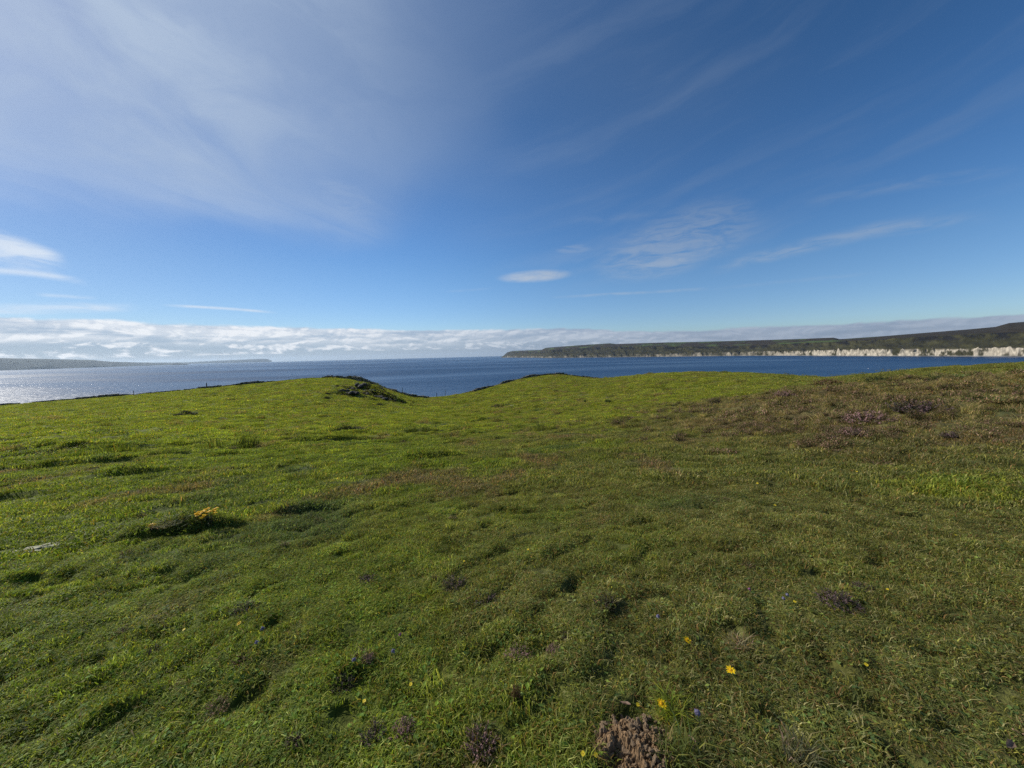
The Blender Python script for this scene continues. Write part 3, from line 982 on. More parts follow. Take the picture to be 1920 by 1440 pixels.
def field(name, sets, label=None):
    P, Rr, S, I, Tn = [], [], [], [], []
    for x, y, z, rot, sc_, idx, tn in sets:
        P.append(np.stack([x, y, z], 1)); Rr.append(rot); S.append(sc_); I.append(idx); Tn.append(tn)
    P = np.concatenate(P); Rr = np.concatenate(Rr); S = np.concatenate(S); I = np.concatenate(I); Tn = np.concatenate(Tn)
    me = bpy.data.meshes.new(name); me.vertices.add(len(P)); me.vertices.foreach_set('co', P.astype(np.float32).ravel())
    a = me.attributes.new('rot', 'FLOAT_VECTOR', 'POINT'); a.data.foreach_set('vector', Rr.astype(np.float32).ravel())
    a = me.attributes.new('scl', 'FLOAT_VECTOR', 'POINT'); a.data.foreach_set('vector', S.astype(np.float32).ravel())
    a = me.attributes.new('idx', 'INT', 'POINT'); a.data.foreach_set('value', I.astype(np.int32))
    a = me.attributes.new('tint', 'FLOAT_VECTOR', 'POINT'); a.data.foreach_set('vector', Tn.astype(np.float32).ravel())
    o = link(name, me)
    ng = bpy.data.node_groups.new('scatter_' + name, 'GeometryNodeTree')
    ng.interface.new_socket('Geometry', in_out='INPUT', socket_type='NodeSocketGeometry')
    ng.interface.new_socket('Geometry', in_out='OUTPUT', socket_type='NodeSocketGeometry')
    N = ng.nodes; Lk = ng.links
    gi = N.new('NodeGroupInput'); go = N.new('NodeGroupOutput')
    ci = N.new('GeometryNodeCollectionInfo'); ci.inputs['Collection'].default_value = src
    ci.inputs['Separate Children'].default_value = True; ci.inputs['Reset Children'].default_value = True
    ip = N.new('GeometryNodeInstanceOnPoints'); ip.inputs['Pick Instance'].default_value = True

    def named(nm, typ):
        q = N.new('GeometryNodeInputNamedAttribute'); q.data_type = typ; q.inputs['Name'].default_value = nm
        return q.outputs['Attribute']
    Lk.new(gi.outputs[0], ip.inputs['Points']); Lk.new(ci.outputs[0], ip.inputs['Instance'])
    Lk.new(named('idx', 'INT'), ip.inputs['Instance Index'])
    er = N.new('FunctionNodeEulerToRotation'); Lk.new(named('rot', 'FLOAT_VECTOR'), er.inputs[0])
    Lk.new(er.outputs[0], ip.inputs['Rotation'])
    Lk.new(named('scl', 'FLOAT_VECTOR'), ip.inputs['Scale'])
    Lk.new(ip.outputs[0], go.inputs[0])
    md = o.modifiers.new('scatter', 'NODES'); md.node_group = ng
    return tag(o, kind='stuff')


MOLE = hit(1192, 1402)
EXCL = [(MOLE[0], MOLE[1], 0.150, 0.06)]
for _x, _y in ((40, 1043), (52, 1040), (64, 1036), (76, 1033), (88, 1030)):
    _p = hit(_x, _y); EXCL.append((_p[0], _p[1], 0.11, 0.14))


def layer(rmin, rmax, dens, ids, h, smin, smax, blend=0.12, tonef=None, keep=None, sink=0.0, zs=(0.8, 1.3)):
    x, y = scatter(rmin, rmax, dens)
    r = np.hypot(x, y)
    ok = np.ones(len(x), bool)
    ok &= RS.rand(len(x)) < sstep(r, rmin * (1 - 0.0), rmin * (1 + blend) + 1e-3) * 1.0 + (rmin < 1)
    ok &= RS.rand(len(x)) < 1 - sstep(r, rmax * (1 - blend), rmax * 1.0001)
    if keep is not None: ok &= RS.rand(len(x)) < keep(x, y)
    for ex, ey, er, kp in EXCL: ok &= (np.hypot(x - ex, y - ey) > er) | (RS.rand(len(x)) < kp)
    x, y = x[ok], y[ok]; n = len(x)
    z = ground(x, y) - sink
    rot = slope_euler(x, y, h, RS.rand(n) * 2 * PI)
    s_ = RS.uniform(smin, smax, n)
    S = np.stack([s_, s_, s_ * RS.uniform(*zs, n)], 1)
    # height of the sward varies by place
    S[:, 2] *= 0.65 + 0.5 * sstep(fbm(x * 0.8, y * 0.8, 3, 201), -0.3, 0.45)
    tn = tonef(x, y) if tonef else tone(x, y)
    tn = tn * (1 + 0.18 * RS.randn(n)[:, None])
    return x, y, z, rot, S, RS.choice(ids, n), np.clip(tn, 0.008, 0.5)


notheath = lambda x, y: 1 - 0.45 * heath(x, y)
sets = [layer(0.5, 6.0, 210, L0, 0.05, 0.8, 1.25, keep=notheath),
        layer(5.2, 20, 42, L1, 0.12, 0.8, 1.3, keep=notheath),
        layer(17, 58, 9.0, L2, 0.25, 0.8, 1.3, keep=notheath),
        layer(50, 190, 2.4, L3, 0.5, 0.8, 1.3, 0.05)]


def lumps(x, y): return sstep(fbm(x * 0.7, y * 0.7, 3, 221), 0.15, 0.5)


sets.append(layer(0.8, 7.0, 6.0, LLONG, 0.05, 0.5, 1.1, keep=lambda x, y: 0.15 + lumps(x, y)))
sets.append(layer(7.0, 26, 3.0, LLONG, 0.05, 1.0, 1.8, keep=lambda x, y: 0.1 + lumps(x, y)))
sets.append(layer(12, 40, 5.0, LLONG, 0.05, 1.2, 2.6, keep=lambda x, y: 0.9 * heath(x, y) + 0.25 * sstep(np.arctan2(x, y), 0.5, 0.7), tonef=lambda x, y: tone(x, y) * 0.5 + np.array([0.13, 0.11, 0.05])))
# rank tussocks that stand proud of the grazed turf
tus = lambda x, y: sstep(fbm(x * 0.25, y * 0.4, 3, 231), 0.12, 0.42)
sets.append(layer(13, 60, 0.9, L1, 0.1, 0.9, 1.9, keep=tus, zs=(2.0, 4.0), tonef=lambda x, y: tone(x, y) * 0.75))
sets.append(layer(50, 130, 0.10, L2, 0.1, 0.9, 1.8, keep=tus, zs=(2.0, 4.5), tonef=lambda x, y: tone(x, y) * 0.7))
field('grass', sets)

htone = lambda x, y: np.array([0.215, 0.170, 0.115])[None] * (1 + 0.45 * fbm(x * 0.7, y * 0.7, 3, 241))[:, None]
hk = lambda x, y: heath(x, y) * sstep(fbm(x * 0.42, y * 0.6, 3, 251), -0.28, 0.05)
hs_sets = [layer(6.5, 16, 7.0, LH1, 0.15, 0.55, 1.25, keep=hk, tonef=htone),
           layer(14, 36, 3.2, LH2, 0.2, 0.55, 1.15, keep=hk, tonef=htone)]
# sparse sprigs through the near turf
hs_sets.append(layer(1.5, 7.0, 2.0, LH1, 0.1, 0.16, 0.42, keep=lambda x, y: sstep(fbm(x * 0.8, y * 0.8, 3, 261), 0.05, 0.35), tonef=htone))
hs_sets.append(layer(6.0, 30, 0.35, LH1, 0.1, 0.4, 0.9, keep=lambda x, y: sstep(fbm(x * 0.3, y * 0.3, 3, 271), 0.05, 0.35), tonef=htone))
for (_x, _y, _n, _w) in ((690, 733, 90, 3.4), (715, 746, 80, 3.0), (650, 741, 40, 2.6), (665, 728, 30, 2.5), (350, 777, 10, 0.7)):
    _p = hit(_x, _y)
    bx_ = _p[0] + RS.randn(_n) * _w; by_ = _p[1] + RS.randn(_n) * _w * 0.45 - (bx_ - _p[0]) * 0.3
    _s = RS.uniform(0.8, 1.6, _n)
    hs_sets.append((bx_, by_, ground(bx_, by_), slope_euler(bx_, by_, 0.3, RS.rand(_n) * 6.28), np.stack([_s, _s, _s], 1), RS.choice(LH2, _n), np.array([0.060, 0.055, 0.035])[None] * RS.uniform(0.5, 1.4, (_n, 1))))
field('heather_cover', hs_sets)
# ------------------------------------------------------------------ distinct things
def thing(name, label, cat, loc, rotz=0.0, group=None):
    o = bpy.data.objects.new(name, None); COL.objects.link(o)
    o.location = loc; o.rotation_euler = (0, 0, rotz); o.empty_display_size = 0.1
    return tag(o, label, cat, group)


def at_height(px, py, h):
    """a point on the line of sight, h above the ground beneath it, and the ground point itself"""
    d = ray(px, py)
    p = hit(px, py)
    t = np.linalg.norm(p) * (1 - h / max(0.05, -p[2]))
    q = d * t
    g = float(ground(np.array([q[0]]), np.array([q[1]]))[0])
    return q, g


def rock_mesh(name, rs, sx, sy, sz, col, sub=2, rough=0.28, mat=None):
    import bmesh
    bm = bmesh.new(); bmesh.ops.create_icosphere(bm, subdivisions=sub, radius=1.0)
    o1 = rs.rand(3) * 20
    V = np.array([v.co[:] for v in bm.verts])
    n = perlin(V[:, 0] * 1.3 + o1[0], V[:, 1] * 1.3 + V[:, 2] * 1.7 + o1[1]) + 0.5 * perlin(V[:, 0] * 3 + o1[1], V[:, 2] * 3 + V[:, 1] * 2.1 + o1[2])
    V = V * (1 + rough * 1.6 * n)[:, None]
    V = np.sign(V) * np.abs(V) ** 0.8
    V *= np.array([sx, sy, sz])
    F_ = [tuple(v.index for v in f.verts) for f in bm.faces]; bm.free()
    c = np.array(col)[None] * (1 + 0.35 * n)[:, None]
    return mesh_from(name, V, F_, mat or M_STONE, c, smooth=False)


def tube(V, Fc, Cc, pts, r0, r1, col, k=5):
    pts = np.array(pts, float); n = len(pts)
    b = len(V)
    for i, p in enumerate(pts):
        d = pts[min(i + 1, n - 1)] - pts[max(i - 1, 0)]; d /= np.linalg.norm(d) + 1e-9
        s_ = np.cross(d, [0.31, 0.17, 0.93]); s_ /= np.linalg.norm(s_); q = np.cross(d, s_)
        r = r0 + (r1 - r0) * i / (n - 1)
        for j in range(k):
            a = 2 * PI * j / k
            V.append(p + (s_ * math.cos(a) + q * math.sin(a)) * r); Cc.append(np.array(col))
    for i in range(n - 1):
        for j in range(k):
            a = b + i * k + j; c = b + i * k + (j + 1) % k
            Fc.append((a, c, c + k, a + k))
    Fc.append(tuple(b + (n - 1) * k + j for j in range(k)))


rs = np.random.RandomState(5)

# ---- dry-stone walls along the edge of the field
def wall(px0, px1, hgt_, label, seed, thick=0.45, gap=0.0, step=0.28):
    rs = np.random.RandomState(seed)
    a0 = np.interp(px0, [c[0] for c in CREST], caz[2:-3]); a1 = np.interp(px1, [c[0] for c in CREST], caz[2:-3])
    n = 900
    aa = np.linspace(a0, a1, n); Rm = Rmax(aa) - 0.5
    xs, ys = Rm * np.sin(aa), Rm * np.cos(aa)
    L = np.concatenate([[0], np.cumsum(np.hypot(np.diff(xs), np.diff(ys)))])
    V, Fc, Cc = [], [], []
    s_ = 0.0
    mid = n // 2
    ox, oy = xs[mid], ys[mid]; oz = float(ground(np.array([ox]), np.array([oy]))[0])
    base = []
    while s_ < L[-1]:
        x = np.interp(s_, L, xs); y = np.interp(s_, L, ys)
        i = int(np.interp(s_, L, np.arange(n))); i = min(max(i, 1), n - 2)
        t = np.array([xs[i + 1] - xs[i - 1], ys[i + 1] - ys[i - 1]]); t /= np.linalg.norm(t)
        nz = fbm(np.array([s_ * 0.12]), np.array([seed * 3.3]), 3, 301)[0]
        H = hgt_ * (1 + 1.6 * nz) * min(1, (s_ + 1) / 8, (L[-1] - s_ + 1) / 8)
        if nz < -0.45 + gap: H *= 0.25
        z0 = float(ground(np.array([x]), np.array([y]))[0]) - 0.08
        z = 0
        while z < H:
            for side in (-1, 1):
                w_, h_, d_ = rs.uniform(0.12, 0.26), rs.uniform(0.08, 0.16), rs.uniform(0.12, 0.22)
                off = side * thick * 0.3 + rs.randn() * 0.05
                c = np.array([x + t[0] * rs.randn() * 0.06 - t[1] * off - ox, y + t[1] * rs.randn() * 0.06 + t[0] * off - oy, z0 + z + h_ * 0.6 - oz])
                b = len(V)
                for k in range(8):
                    sx = (1 if k & 1 else -1) * w_ * rs.uniform(0.7, 1.15); sy = (1 if k & 2 else -1) * d_ * rs.uniform(0.7, 1.15); sz = (1 if k & 4 else -1) * h_ * rs.uniform(0.7, 1.15)
                    V.append(c + np.array([t[0] * sx - t[1] * sy, t[1] * sx + t[0] * sy, sz]))
                col = np.array([0.15, 0.14, 0.12]) * rs.uniform(0.35, 1.6)
                if rs.rand() < 0.03: col = np.array([0.42, 0.41, 0.36])
                if rs.rand() < 0.25: col = np.array([0.05, 0.065, 0.022])
                Cc.extend([col] * 8)
                for q in ((0, 1, 3, 2), (4, 6, 7, 5), (0, 4, 5, 1), (2, 3, 7, 6), (0, 2, 6, 4), (1, 5, 7, 3)): Fc.append(tuple(b + v for v in q))
            z += 0.17
        s_ += step
    t_ = thing('stone_wall', label, 'wall', (ox, oy, oz), 0, 'tumbled stone walls along the cliff edge')
    o = link('wall_stones', mesh_from('wall_stones', V, Fc, M_STONE, np.array(Cc), smooth=False), t_)
    o['kind'] = 'stuff'
    return t_


wall(-150, 545, 0.36, 'long low tumbled stone wall along the far left cliff edge of the field', 3, gap=0.10)
wall(552, 808, 0.62, 'dark tumbled stone wall running over the grassy knoll and down its right side', 4)
wall(872, 1128, 0.50, 'dark low stone wall over the middle rise, between the dip and the green ridge', 5)


# ---- fence posts standing on the edge
def fence_post(px, py, hpx, w, label, tilt=0.0):
    p = hit(px, py)
    a = math.atan2(p[0], p[1]); R = float(Rmax(np.array([a]))[0]) - 0.9
    r = min(np.hypot(p[0], p[1]), R)
    if r > R - 14: r = R
    x, y = r * math.sin(a), r * math.cos(a)
    z = float(ground(np.array([x]), np.array([y]))[0])
    h = hpx / FPX * math.hypot(y, 0) * 1.0
    V, Fc, Cc = [], [], []
    tube(V, Fc, Cc, [(0, 0, -0.25), (tilt * 0.3, 0, h * 0.4), (tilt * h * 0.7, 0.01, h * 0.93), (tilt * h * 0.75, 0.01, h)], w / 2, w / 2 * 0.9, (0.09, 0.075, 0.06), 7)
    o = link('fence_post', mesh_from('fence_post', V, Fc, M_WOOD, np.array(Cc), smooth=False))
    o.location = (x, y, z)
    return tag(o, label, 'fence post', 'wooden posts of an old fence on the cliff edge')


fence_post(251, 742, 9, 0.13, 'thin dark fence post, furthest left on the cliff edge wall', 0.03)
fence_post(388, 729, 10.5, 0.22, 'stout dark fence post rising above the wall on the left cliff edge', 0.0)
fence_post(374, 733, 4.5, 0.18, 'short broken post stump just left of the stout post', -0.15)
fence_post(755, 744, 13, 0.13, 'tall thin post at the foot of the knoll, left side of the dip', 0.0)
fence_post(819, 747, 9, 0.12, 'short thin post in the middle of the dip before the sea', 0.0)
fence_post(835, 744, 13, 0.09, 'very thin pale post right of the short one in the dip', 0.04)
fence_post(915, 733, 10, 0.10, 'thin post beside a boulder at the start of the middle wall', 0.08)


# ---- rock outcrops on the knoll
def outcrop(px, py, wid, n, label, seed, col=(0.045, 0.042, 0.038)):
    rs = np.random.RandomState(seed)
    p = hit(px, py); t_ = thing('rock_outcrop', label, 'rocks', p, 0, 'dark rock ledges on the knoll')
    for i in range(n):
        u = (i + 0.5) / n * 2 - 1
        ox = u * wid; oy = -u * wid * 0.35 + rs.randn() * 0.45
        z = float(ground(np.array([p[0] + ox]), np.array([p[1] + oy]))[0])
        s_ = rs.uniform(0.45, 1.0) * (1 - 0.4 * abs(u))
        o = link('boulder', rock_mesh('boulder', rs, s_ * 1.15, s_ * 0.7, s_ * rs.uniform(0.35, 0.6), np.array(col) * rs.uniform(0.6, 1.5)), t_)
        o.location = (ox, oy, z - p[2] + s_ * 0.10); o.rotation_euler = (rs.randn() * 0.2, rs.randn() * 0.2, rs.rand() * 3)
    return t_


outcrop(692, 731, 4.6, 15, 'upper dark rock ledge showing through the turf on the right flank of the knoll', 21)
outcrop(712, 743, 3.6, 12, 'lower dark rock ledge under the knoll, nearer the grassy dip', 22)
outcrop(655, 741, 2.4, 6, 'small dark ledge on the left below the main knoll rocks', 23)


# ---- single stones
def stone(px, py, sx, sy, sz, rot, col, label, seed, name='field_stone', sink=0.35):
    rs = np.random.RandomState(seed); p = hit(px, py)
    o = link(name, rock_mesh(name, rs, sx, sy, sz, col, 3, 0.2)); o.location = (p[0], p[1], p[2] + sz * (1 - 2 * sink) + 0.01); o.rotation_euler = (0, 0, rot)
    return tag(o, label, 'stone')


stone(961, 761, 0.36, 0.30, 0.10, 0.2, (0.30, 0.29, 0.25), 'pale flat stone in the grass beside the small heathery hummock in the middle distance', 31)
stone(735, 741, 0.55, 0.16, 0.12, -0.5, (0.40, 0.39, 0.36), 'small white stone on the knoll side, above the dip', 32)
stone(917, 724, 0.50, 0.40, 0.42, 0.3, (0.16, 0.15, 0.14), 'grey boulder at the left end of the middle wall', 33, 'boulder', 0.2)
stone(972, 771, 0.12, 0.10, 0.07, 0.3, (0.34, 0.33, 0.30), 'tiny pale stone just below the flat stone in the middle distance', 34)

# pale worn slab half buried on the left
p = hit(70, 1036)
sl = thing('stone_slab', 'long bleached slab of stone breaking through the turf at the left edge', 'stone', p, math.radians(-4))
dsl = np.linalg.norm(p) / FPX * 0.78
for (dxp, dyp, sx, sy, sz) in ((-22, -6, 13, 7, 3), (-6, 0, 14, 9, 3.5), (14, 7, 15, 8, 4), (26, 13, 9, 5, 3), (3, 6, 9, 5, 3)):
    o = link('slab_piece', rock_mesh('slab_piece', rs, sx * dsl, sy * dsl * 1.2, sz * dsl * 0.7, (0.36, 0.34, 0.22), 3, 0.42), sl)
    o.location = (dxp * dsl, dyp * dsl * 1.9, 0.035 + 0.5 * dsl + dxp * dsl * 0.08)
    o.rotation_euler = (0, 0, 0.35 + rs.randn() * 0.2)


# ---- molehill
p = MOLE
mh = thing('molehill', 'crumbly brown molehill of dry soil at the bottom edge of the picture', 'molehill', p)
nn = 280
th_ = np.linspace(0, 2 * PI, nn, endpoint=False); ro_ = np.linspace(0, 1, 120)
TT, RR = np.meshgrid(th_, ro_)
rad = 0.165 * (1 + 0.45 * fbm(np.cos(TT) * 1.6 + 3, np.sin(TT) * 1.6, 3, 401))
Xm, Ym = np.cos(TT) * RR * rad, np.sin(TT) * RR * rad * 0.95
prof = 0.036 * (1 - RR ** 3) - 0.02 * RR ** 3
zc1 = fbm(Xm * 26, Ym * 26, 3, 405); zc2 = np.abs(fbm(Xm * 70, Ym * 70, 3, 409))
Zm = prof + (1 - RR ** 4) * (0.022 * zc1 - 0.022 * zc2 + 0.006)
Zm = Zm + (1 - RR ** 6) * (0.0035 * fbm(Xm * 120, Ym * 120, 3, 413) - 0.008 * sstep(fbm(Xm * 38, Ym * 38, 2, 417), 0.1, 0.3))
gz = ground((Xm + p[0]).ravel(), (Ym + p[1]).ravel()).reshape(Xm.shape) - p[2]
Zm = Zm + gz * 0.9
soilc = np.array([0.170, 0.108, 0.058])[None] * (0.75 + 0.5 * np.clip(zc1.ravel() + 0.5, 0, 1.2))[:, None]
V = np.stack([Xm, Ym, Zm], -1).reshape(-1, 3)
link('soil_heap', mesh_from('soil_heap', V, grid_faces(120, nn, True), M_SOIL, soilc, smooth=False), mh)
clods = [rock_mesh('clod', np.random.RandomState(500 + k), 1, 0.8, 0.65, (0.29, 0.20, 0.12), 2, 0.55, M_SOIL) for k in range(5)]
for k in range(210):
    a = rs.rand() * 2 * PI; q = 0.165 * math.sqrt(rs.rand()) * 1.0
    x, y = q * math.cos(a), q * math.sin(a)
    o = link('clod', clods[k % 5], mh)
    s_ = rs.uniform(0.003, 0.012) * (1.3 if y > 0.05 else 1.0)
    zt = 0.036 * (1 - min(1, q / 0.165) ** 2.6) - 0.001 + (float(ground(np.array([x + p[0]]), np.array([y + p[1]]))[0]) - p[2])
    o.location = (x, y, zt + s_ * 0.3); o.scale = (s_ * 1.3, s_, s_); o.rotation_euler = (rs.rand() * 3, rs.rand() * 3, rs.rand() * 3)


# ---- flowers
def petal_ring(n, r0, r1, w, up, col, rs, jag=0.1, rings=1):
    V, Fc, Cc = [], [], []
    for k in range(n):
        a = 2 * PI * k / n + rs.randn() * 0.08; q = r1 * (1 + rs.randn() * jag)
        if rings > 1 and k % 2: q *= 0.62
        d = np.array([math.cos(a), math.sin(a), 0]); s_ = np.array([-d[1], d[0], 0]); u = up * (1 + rs.randn() * 0.3)
        b = len(V)
        V += [d * r0 - s_ * w * .3, d * r0 + s_ * w * .3, d * (q * .65) + s_ * w * .55 + np.array([0, 0, u * .6]), d * (q * .65) - s_ * w * .55 + np.array([0, 0, u * .6]), d * q + s_ * w * .25 + np.array([0, 0, u]), d * q - s_ * w * .25 + np.array([0, 0, u])]
        Fc += [(b, b + 1, b + 2, b + 3), (b + 3, b + 2, b + 4, b + 5)]
        Cc += [np.array(col) * rs.uniform(0.85, 1.15)] * 6
    return V, Fc, Cc


def dome(r, h, col, rs, bumps=0.15):
    V, Fc, Cc = [], [], []
    k = 10
    for i in range(4):
        t = i / 3 * PI / 2
        for j in range(k):
            a = 2 * PI * j / k
            rr_ = r * math.cos(t) * (1 + bumps * rs.randn()) if i < 3 else 0.15 * r
            V.append(np.array([math.cos(a) * rr_, math.sin(a) * rr_, h * math.sin(t)])); Cc.append(np.array(col) * rs.uniform(0.7, 1.2))
    for i in range(3):
        for j in range(k):
            Fc.append((i * k + j, i * k + (j + 1) % k, (i + 1) * k + (j + 1) % k, (i + 1) * k + j))
    Fc.append(tuple(3 * k + j for j in range(k)))
    return V, Fc, Cc


def flower(px, py, h, kind, diam, label, group=None, seed=0, tilt=(0.5, 0.0)):
    rs = np.random.RandomState(700 + seed)
    q, g = at_height(px, py, h)
    name, cat = {'hawkbit': ('yellow_daisy', 'flower'), 'tormentil': ('tormentil', 'flower'), 'scabious': ('scabious', 'flower'), 'clover': ('clover_flower', 'flower')}[kind]
    t_ = thing(name, label, cat, (q[0], q[1], g), 0.0, group)
    hh = q[2] - g
    V, Fc, Cc = [], [], []
    tube(V, Fc, Cc, [(0.3 * hh, 0, -0.01), (0.12 * hh, 0.02 * hh, hh * 0.5), (0, 0, hh)], 0.0014, 0.0010, (0.07, 0.10, 0.03))
    link('stem', mesh_from('stem', V, Fc, M_PLANT, np.array(Cc)), t_)
    r = diam / 2
    if kind == 'hawkbit':
        V, Fc, Cc = petal_ring(26, r * .15, r, r * .30, r * .12, (0.88, 0.60, 0.014), rs, 0.12, 2)
        ch = [('petals', V, Fc, Cc)]; V, Fc, Cc = dome(r * .38, r * .22, (0.82, 0.46, 0.012), rs, 0.2); ch.append(('flower_centre', V, Fc, Cc))
    elif kind == 'tormentil':
        V, Fc, Cc = petal_ring(4, r * .08, r, r * 1.1, r * .1, (0.78, 0.60, 0.04), rs, 0.05)
        ch = [('petals', V, Fc, Cc)]; V, Fc, Cc = dome(r * .22, r * .15, (0.6, 0.4, 0.03), rs); ch.append(('flower_centre', V, Fc, Cc))
    elif kind == 'scabious':
        V, Fc, Cc = dome(r, r * 1.1, (0.20, 0.18, 0.28), rs, 0.22)
        V2, F2, C2 = petal_ring(22, r * .5, r * 1.25, r * .3, -r * .1, (0.27, 0.25, 0.36), rs, 0.2)
        ch = [('flower_head', V, Fc, Cc), ('petals', V2, F2, C2)]
    else:
        V, Fc, Cc = dome(r, r * 1.4, (0.34, 0.12, 0.25), rs, 0.25)
        ch = [('flower_head', V, Fc, Cc)]
    rot = Vector((rs.uniform(-.3, .3), rs.uniform(-0.5, -.1), 1)).to_track_quat('Z', 'Y').to_euler()
    for nm, V, Fc, Cc in ch:
        o = link(nm, mesh_from(nm, V, Fc, M_PETAL, np.array(Cc), smooth=False), t_)
        o.location = (0, 0, hh); o.rotation_euler = rot
        if nm == 'flower_centre': o.location = (0, 0, hh + r * 0.03)
    return t_


flower(1288, 1200, 0.07, 'hawkbit', 0.040, 'yellow daisy-like flower, the farthest of the three near the molehill', 'bright yellow flowers near the molehill', 1)
flower(1370, 1257, 0.08, 'hawkbit', 0.040, 'yellow daisy-like flower, the rightmost of the three near the molehill', 'bright yellow flowers near the molehill', 2)
flower(1240, 1319, 0.08, 'hawkbit', 0.041, 'yellow daisy-like flower just behind the molehill, nearest of the three', 'bright yellow flowers near the molehill', 3)
flower(448, 1169, 0.05, 'hawkbit', 0.028, 'small yellow flower alone in the turf, well below the tall yellow ragwort', 'bright yellow flowers near the molehill', 4)['group'] = 'yellow flowers scattered in the turf'
for i, (x, y, l) in enumerate(((1307, 1336, 'dark violet flower head between the nearest yellow flower and the right side'), (737, 1220, 'pale lilac scabious head left of the flowering heather strip'),
                               (492, 1178, 'pale blue scabious head just right of the small lone yellow flower'), (481, 1204, 'pale blue scabious head below the other one near the lone yellow flower'),
                               (1234, 1155, 'tiny blue scabious head behind the farthest yellow flower'), (1476, 1115, 'blue scabious head, the upper of a close pair on the right'),
                               (1469, 1122, 'blue scabious head, the lower of a close pair on the right'), (663, 1237, 'small lilac scabious head left of the pale lilac one'))):
    flower(x, y, 0.07, 'scabious', 0.017 if i else 0.021, l, 'blue scabious heads in the turf', 20 + i)
flower(1405, 1105, 0.06, 'clover', 0.016, 'small magenta flower head left of the pair of blue ones', None, 40)
flower(750, 1190, 0.05, 'clover', 0.015, 'dull red flower head just above the pale lilac scabious', None, 41)
tiny = [(1093, 1413, 'tiny yellow flower left of the molehill, the left one of two at the bottom edge'), (1117, 1415, 'tiny yellow flower left of the molehill, the right one of two at the bottom edge'),
        (683, 1314, 'tiny yellow flower below the dark heather hollow left of centre'), (770, 1283, 'tiny orange-yellow flower right of the dark heather hollow'),
        (1624, 1246, 'tiny yellow flower alone right of the rightmost bright yellow flower'), (1664, 1105, 'tiny yellow flower beside the dark heather clumps on the right'),
        (1490, 1128, 'tiny yellow flower right of the close pair of blue heads'), (1275, 1118, 'tiny pale flower behind the tiny blue scabious head'),
        (1196, 1321, 'tiny yellow flower between the dead leaf and the nearest daisy-like flower'), (1420, 906, 'tiny pale flower in the dark sedge patch, its left end'),
        (1453, 947, 'tiny yellow flower at the lower side of the dark sedge patch'), (1607, 884, 'tiny pale flower above the dark sedge patch on the right'),
        (1532, 921, 'tiny yellow flower in the middle of the dark sedge patch'), (1361, 810, 'tiny yellow flower just below the left flank of the heath mound'),
        (1710, 872, 'tiny yellow flower on the bright grass below the heath mound'), (1792, 1003, 'tiny yellow flower in the bright grass near the right edge'),
        (1890, 1016, 'tiny yellow flower close to the right edge of the picture'), (345, 1180, 'tiny pale yellow flower left of the small lone yellow daisy'),
        (870, 1052, 'tiny pale flower above the large dark heather clump'), (990, 1030, 'tiny pale flower in the brown turf right of the centre line')]
for i, (x, y, l) in enumerate(tiny):
    flower(x, y, 0.04, 'tormentil', 0.017 if y > 960 else 0.026, l, 'tiny yellow flowers dotted through the turf', 60 + i)


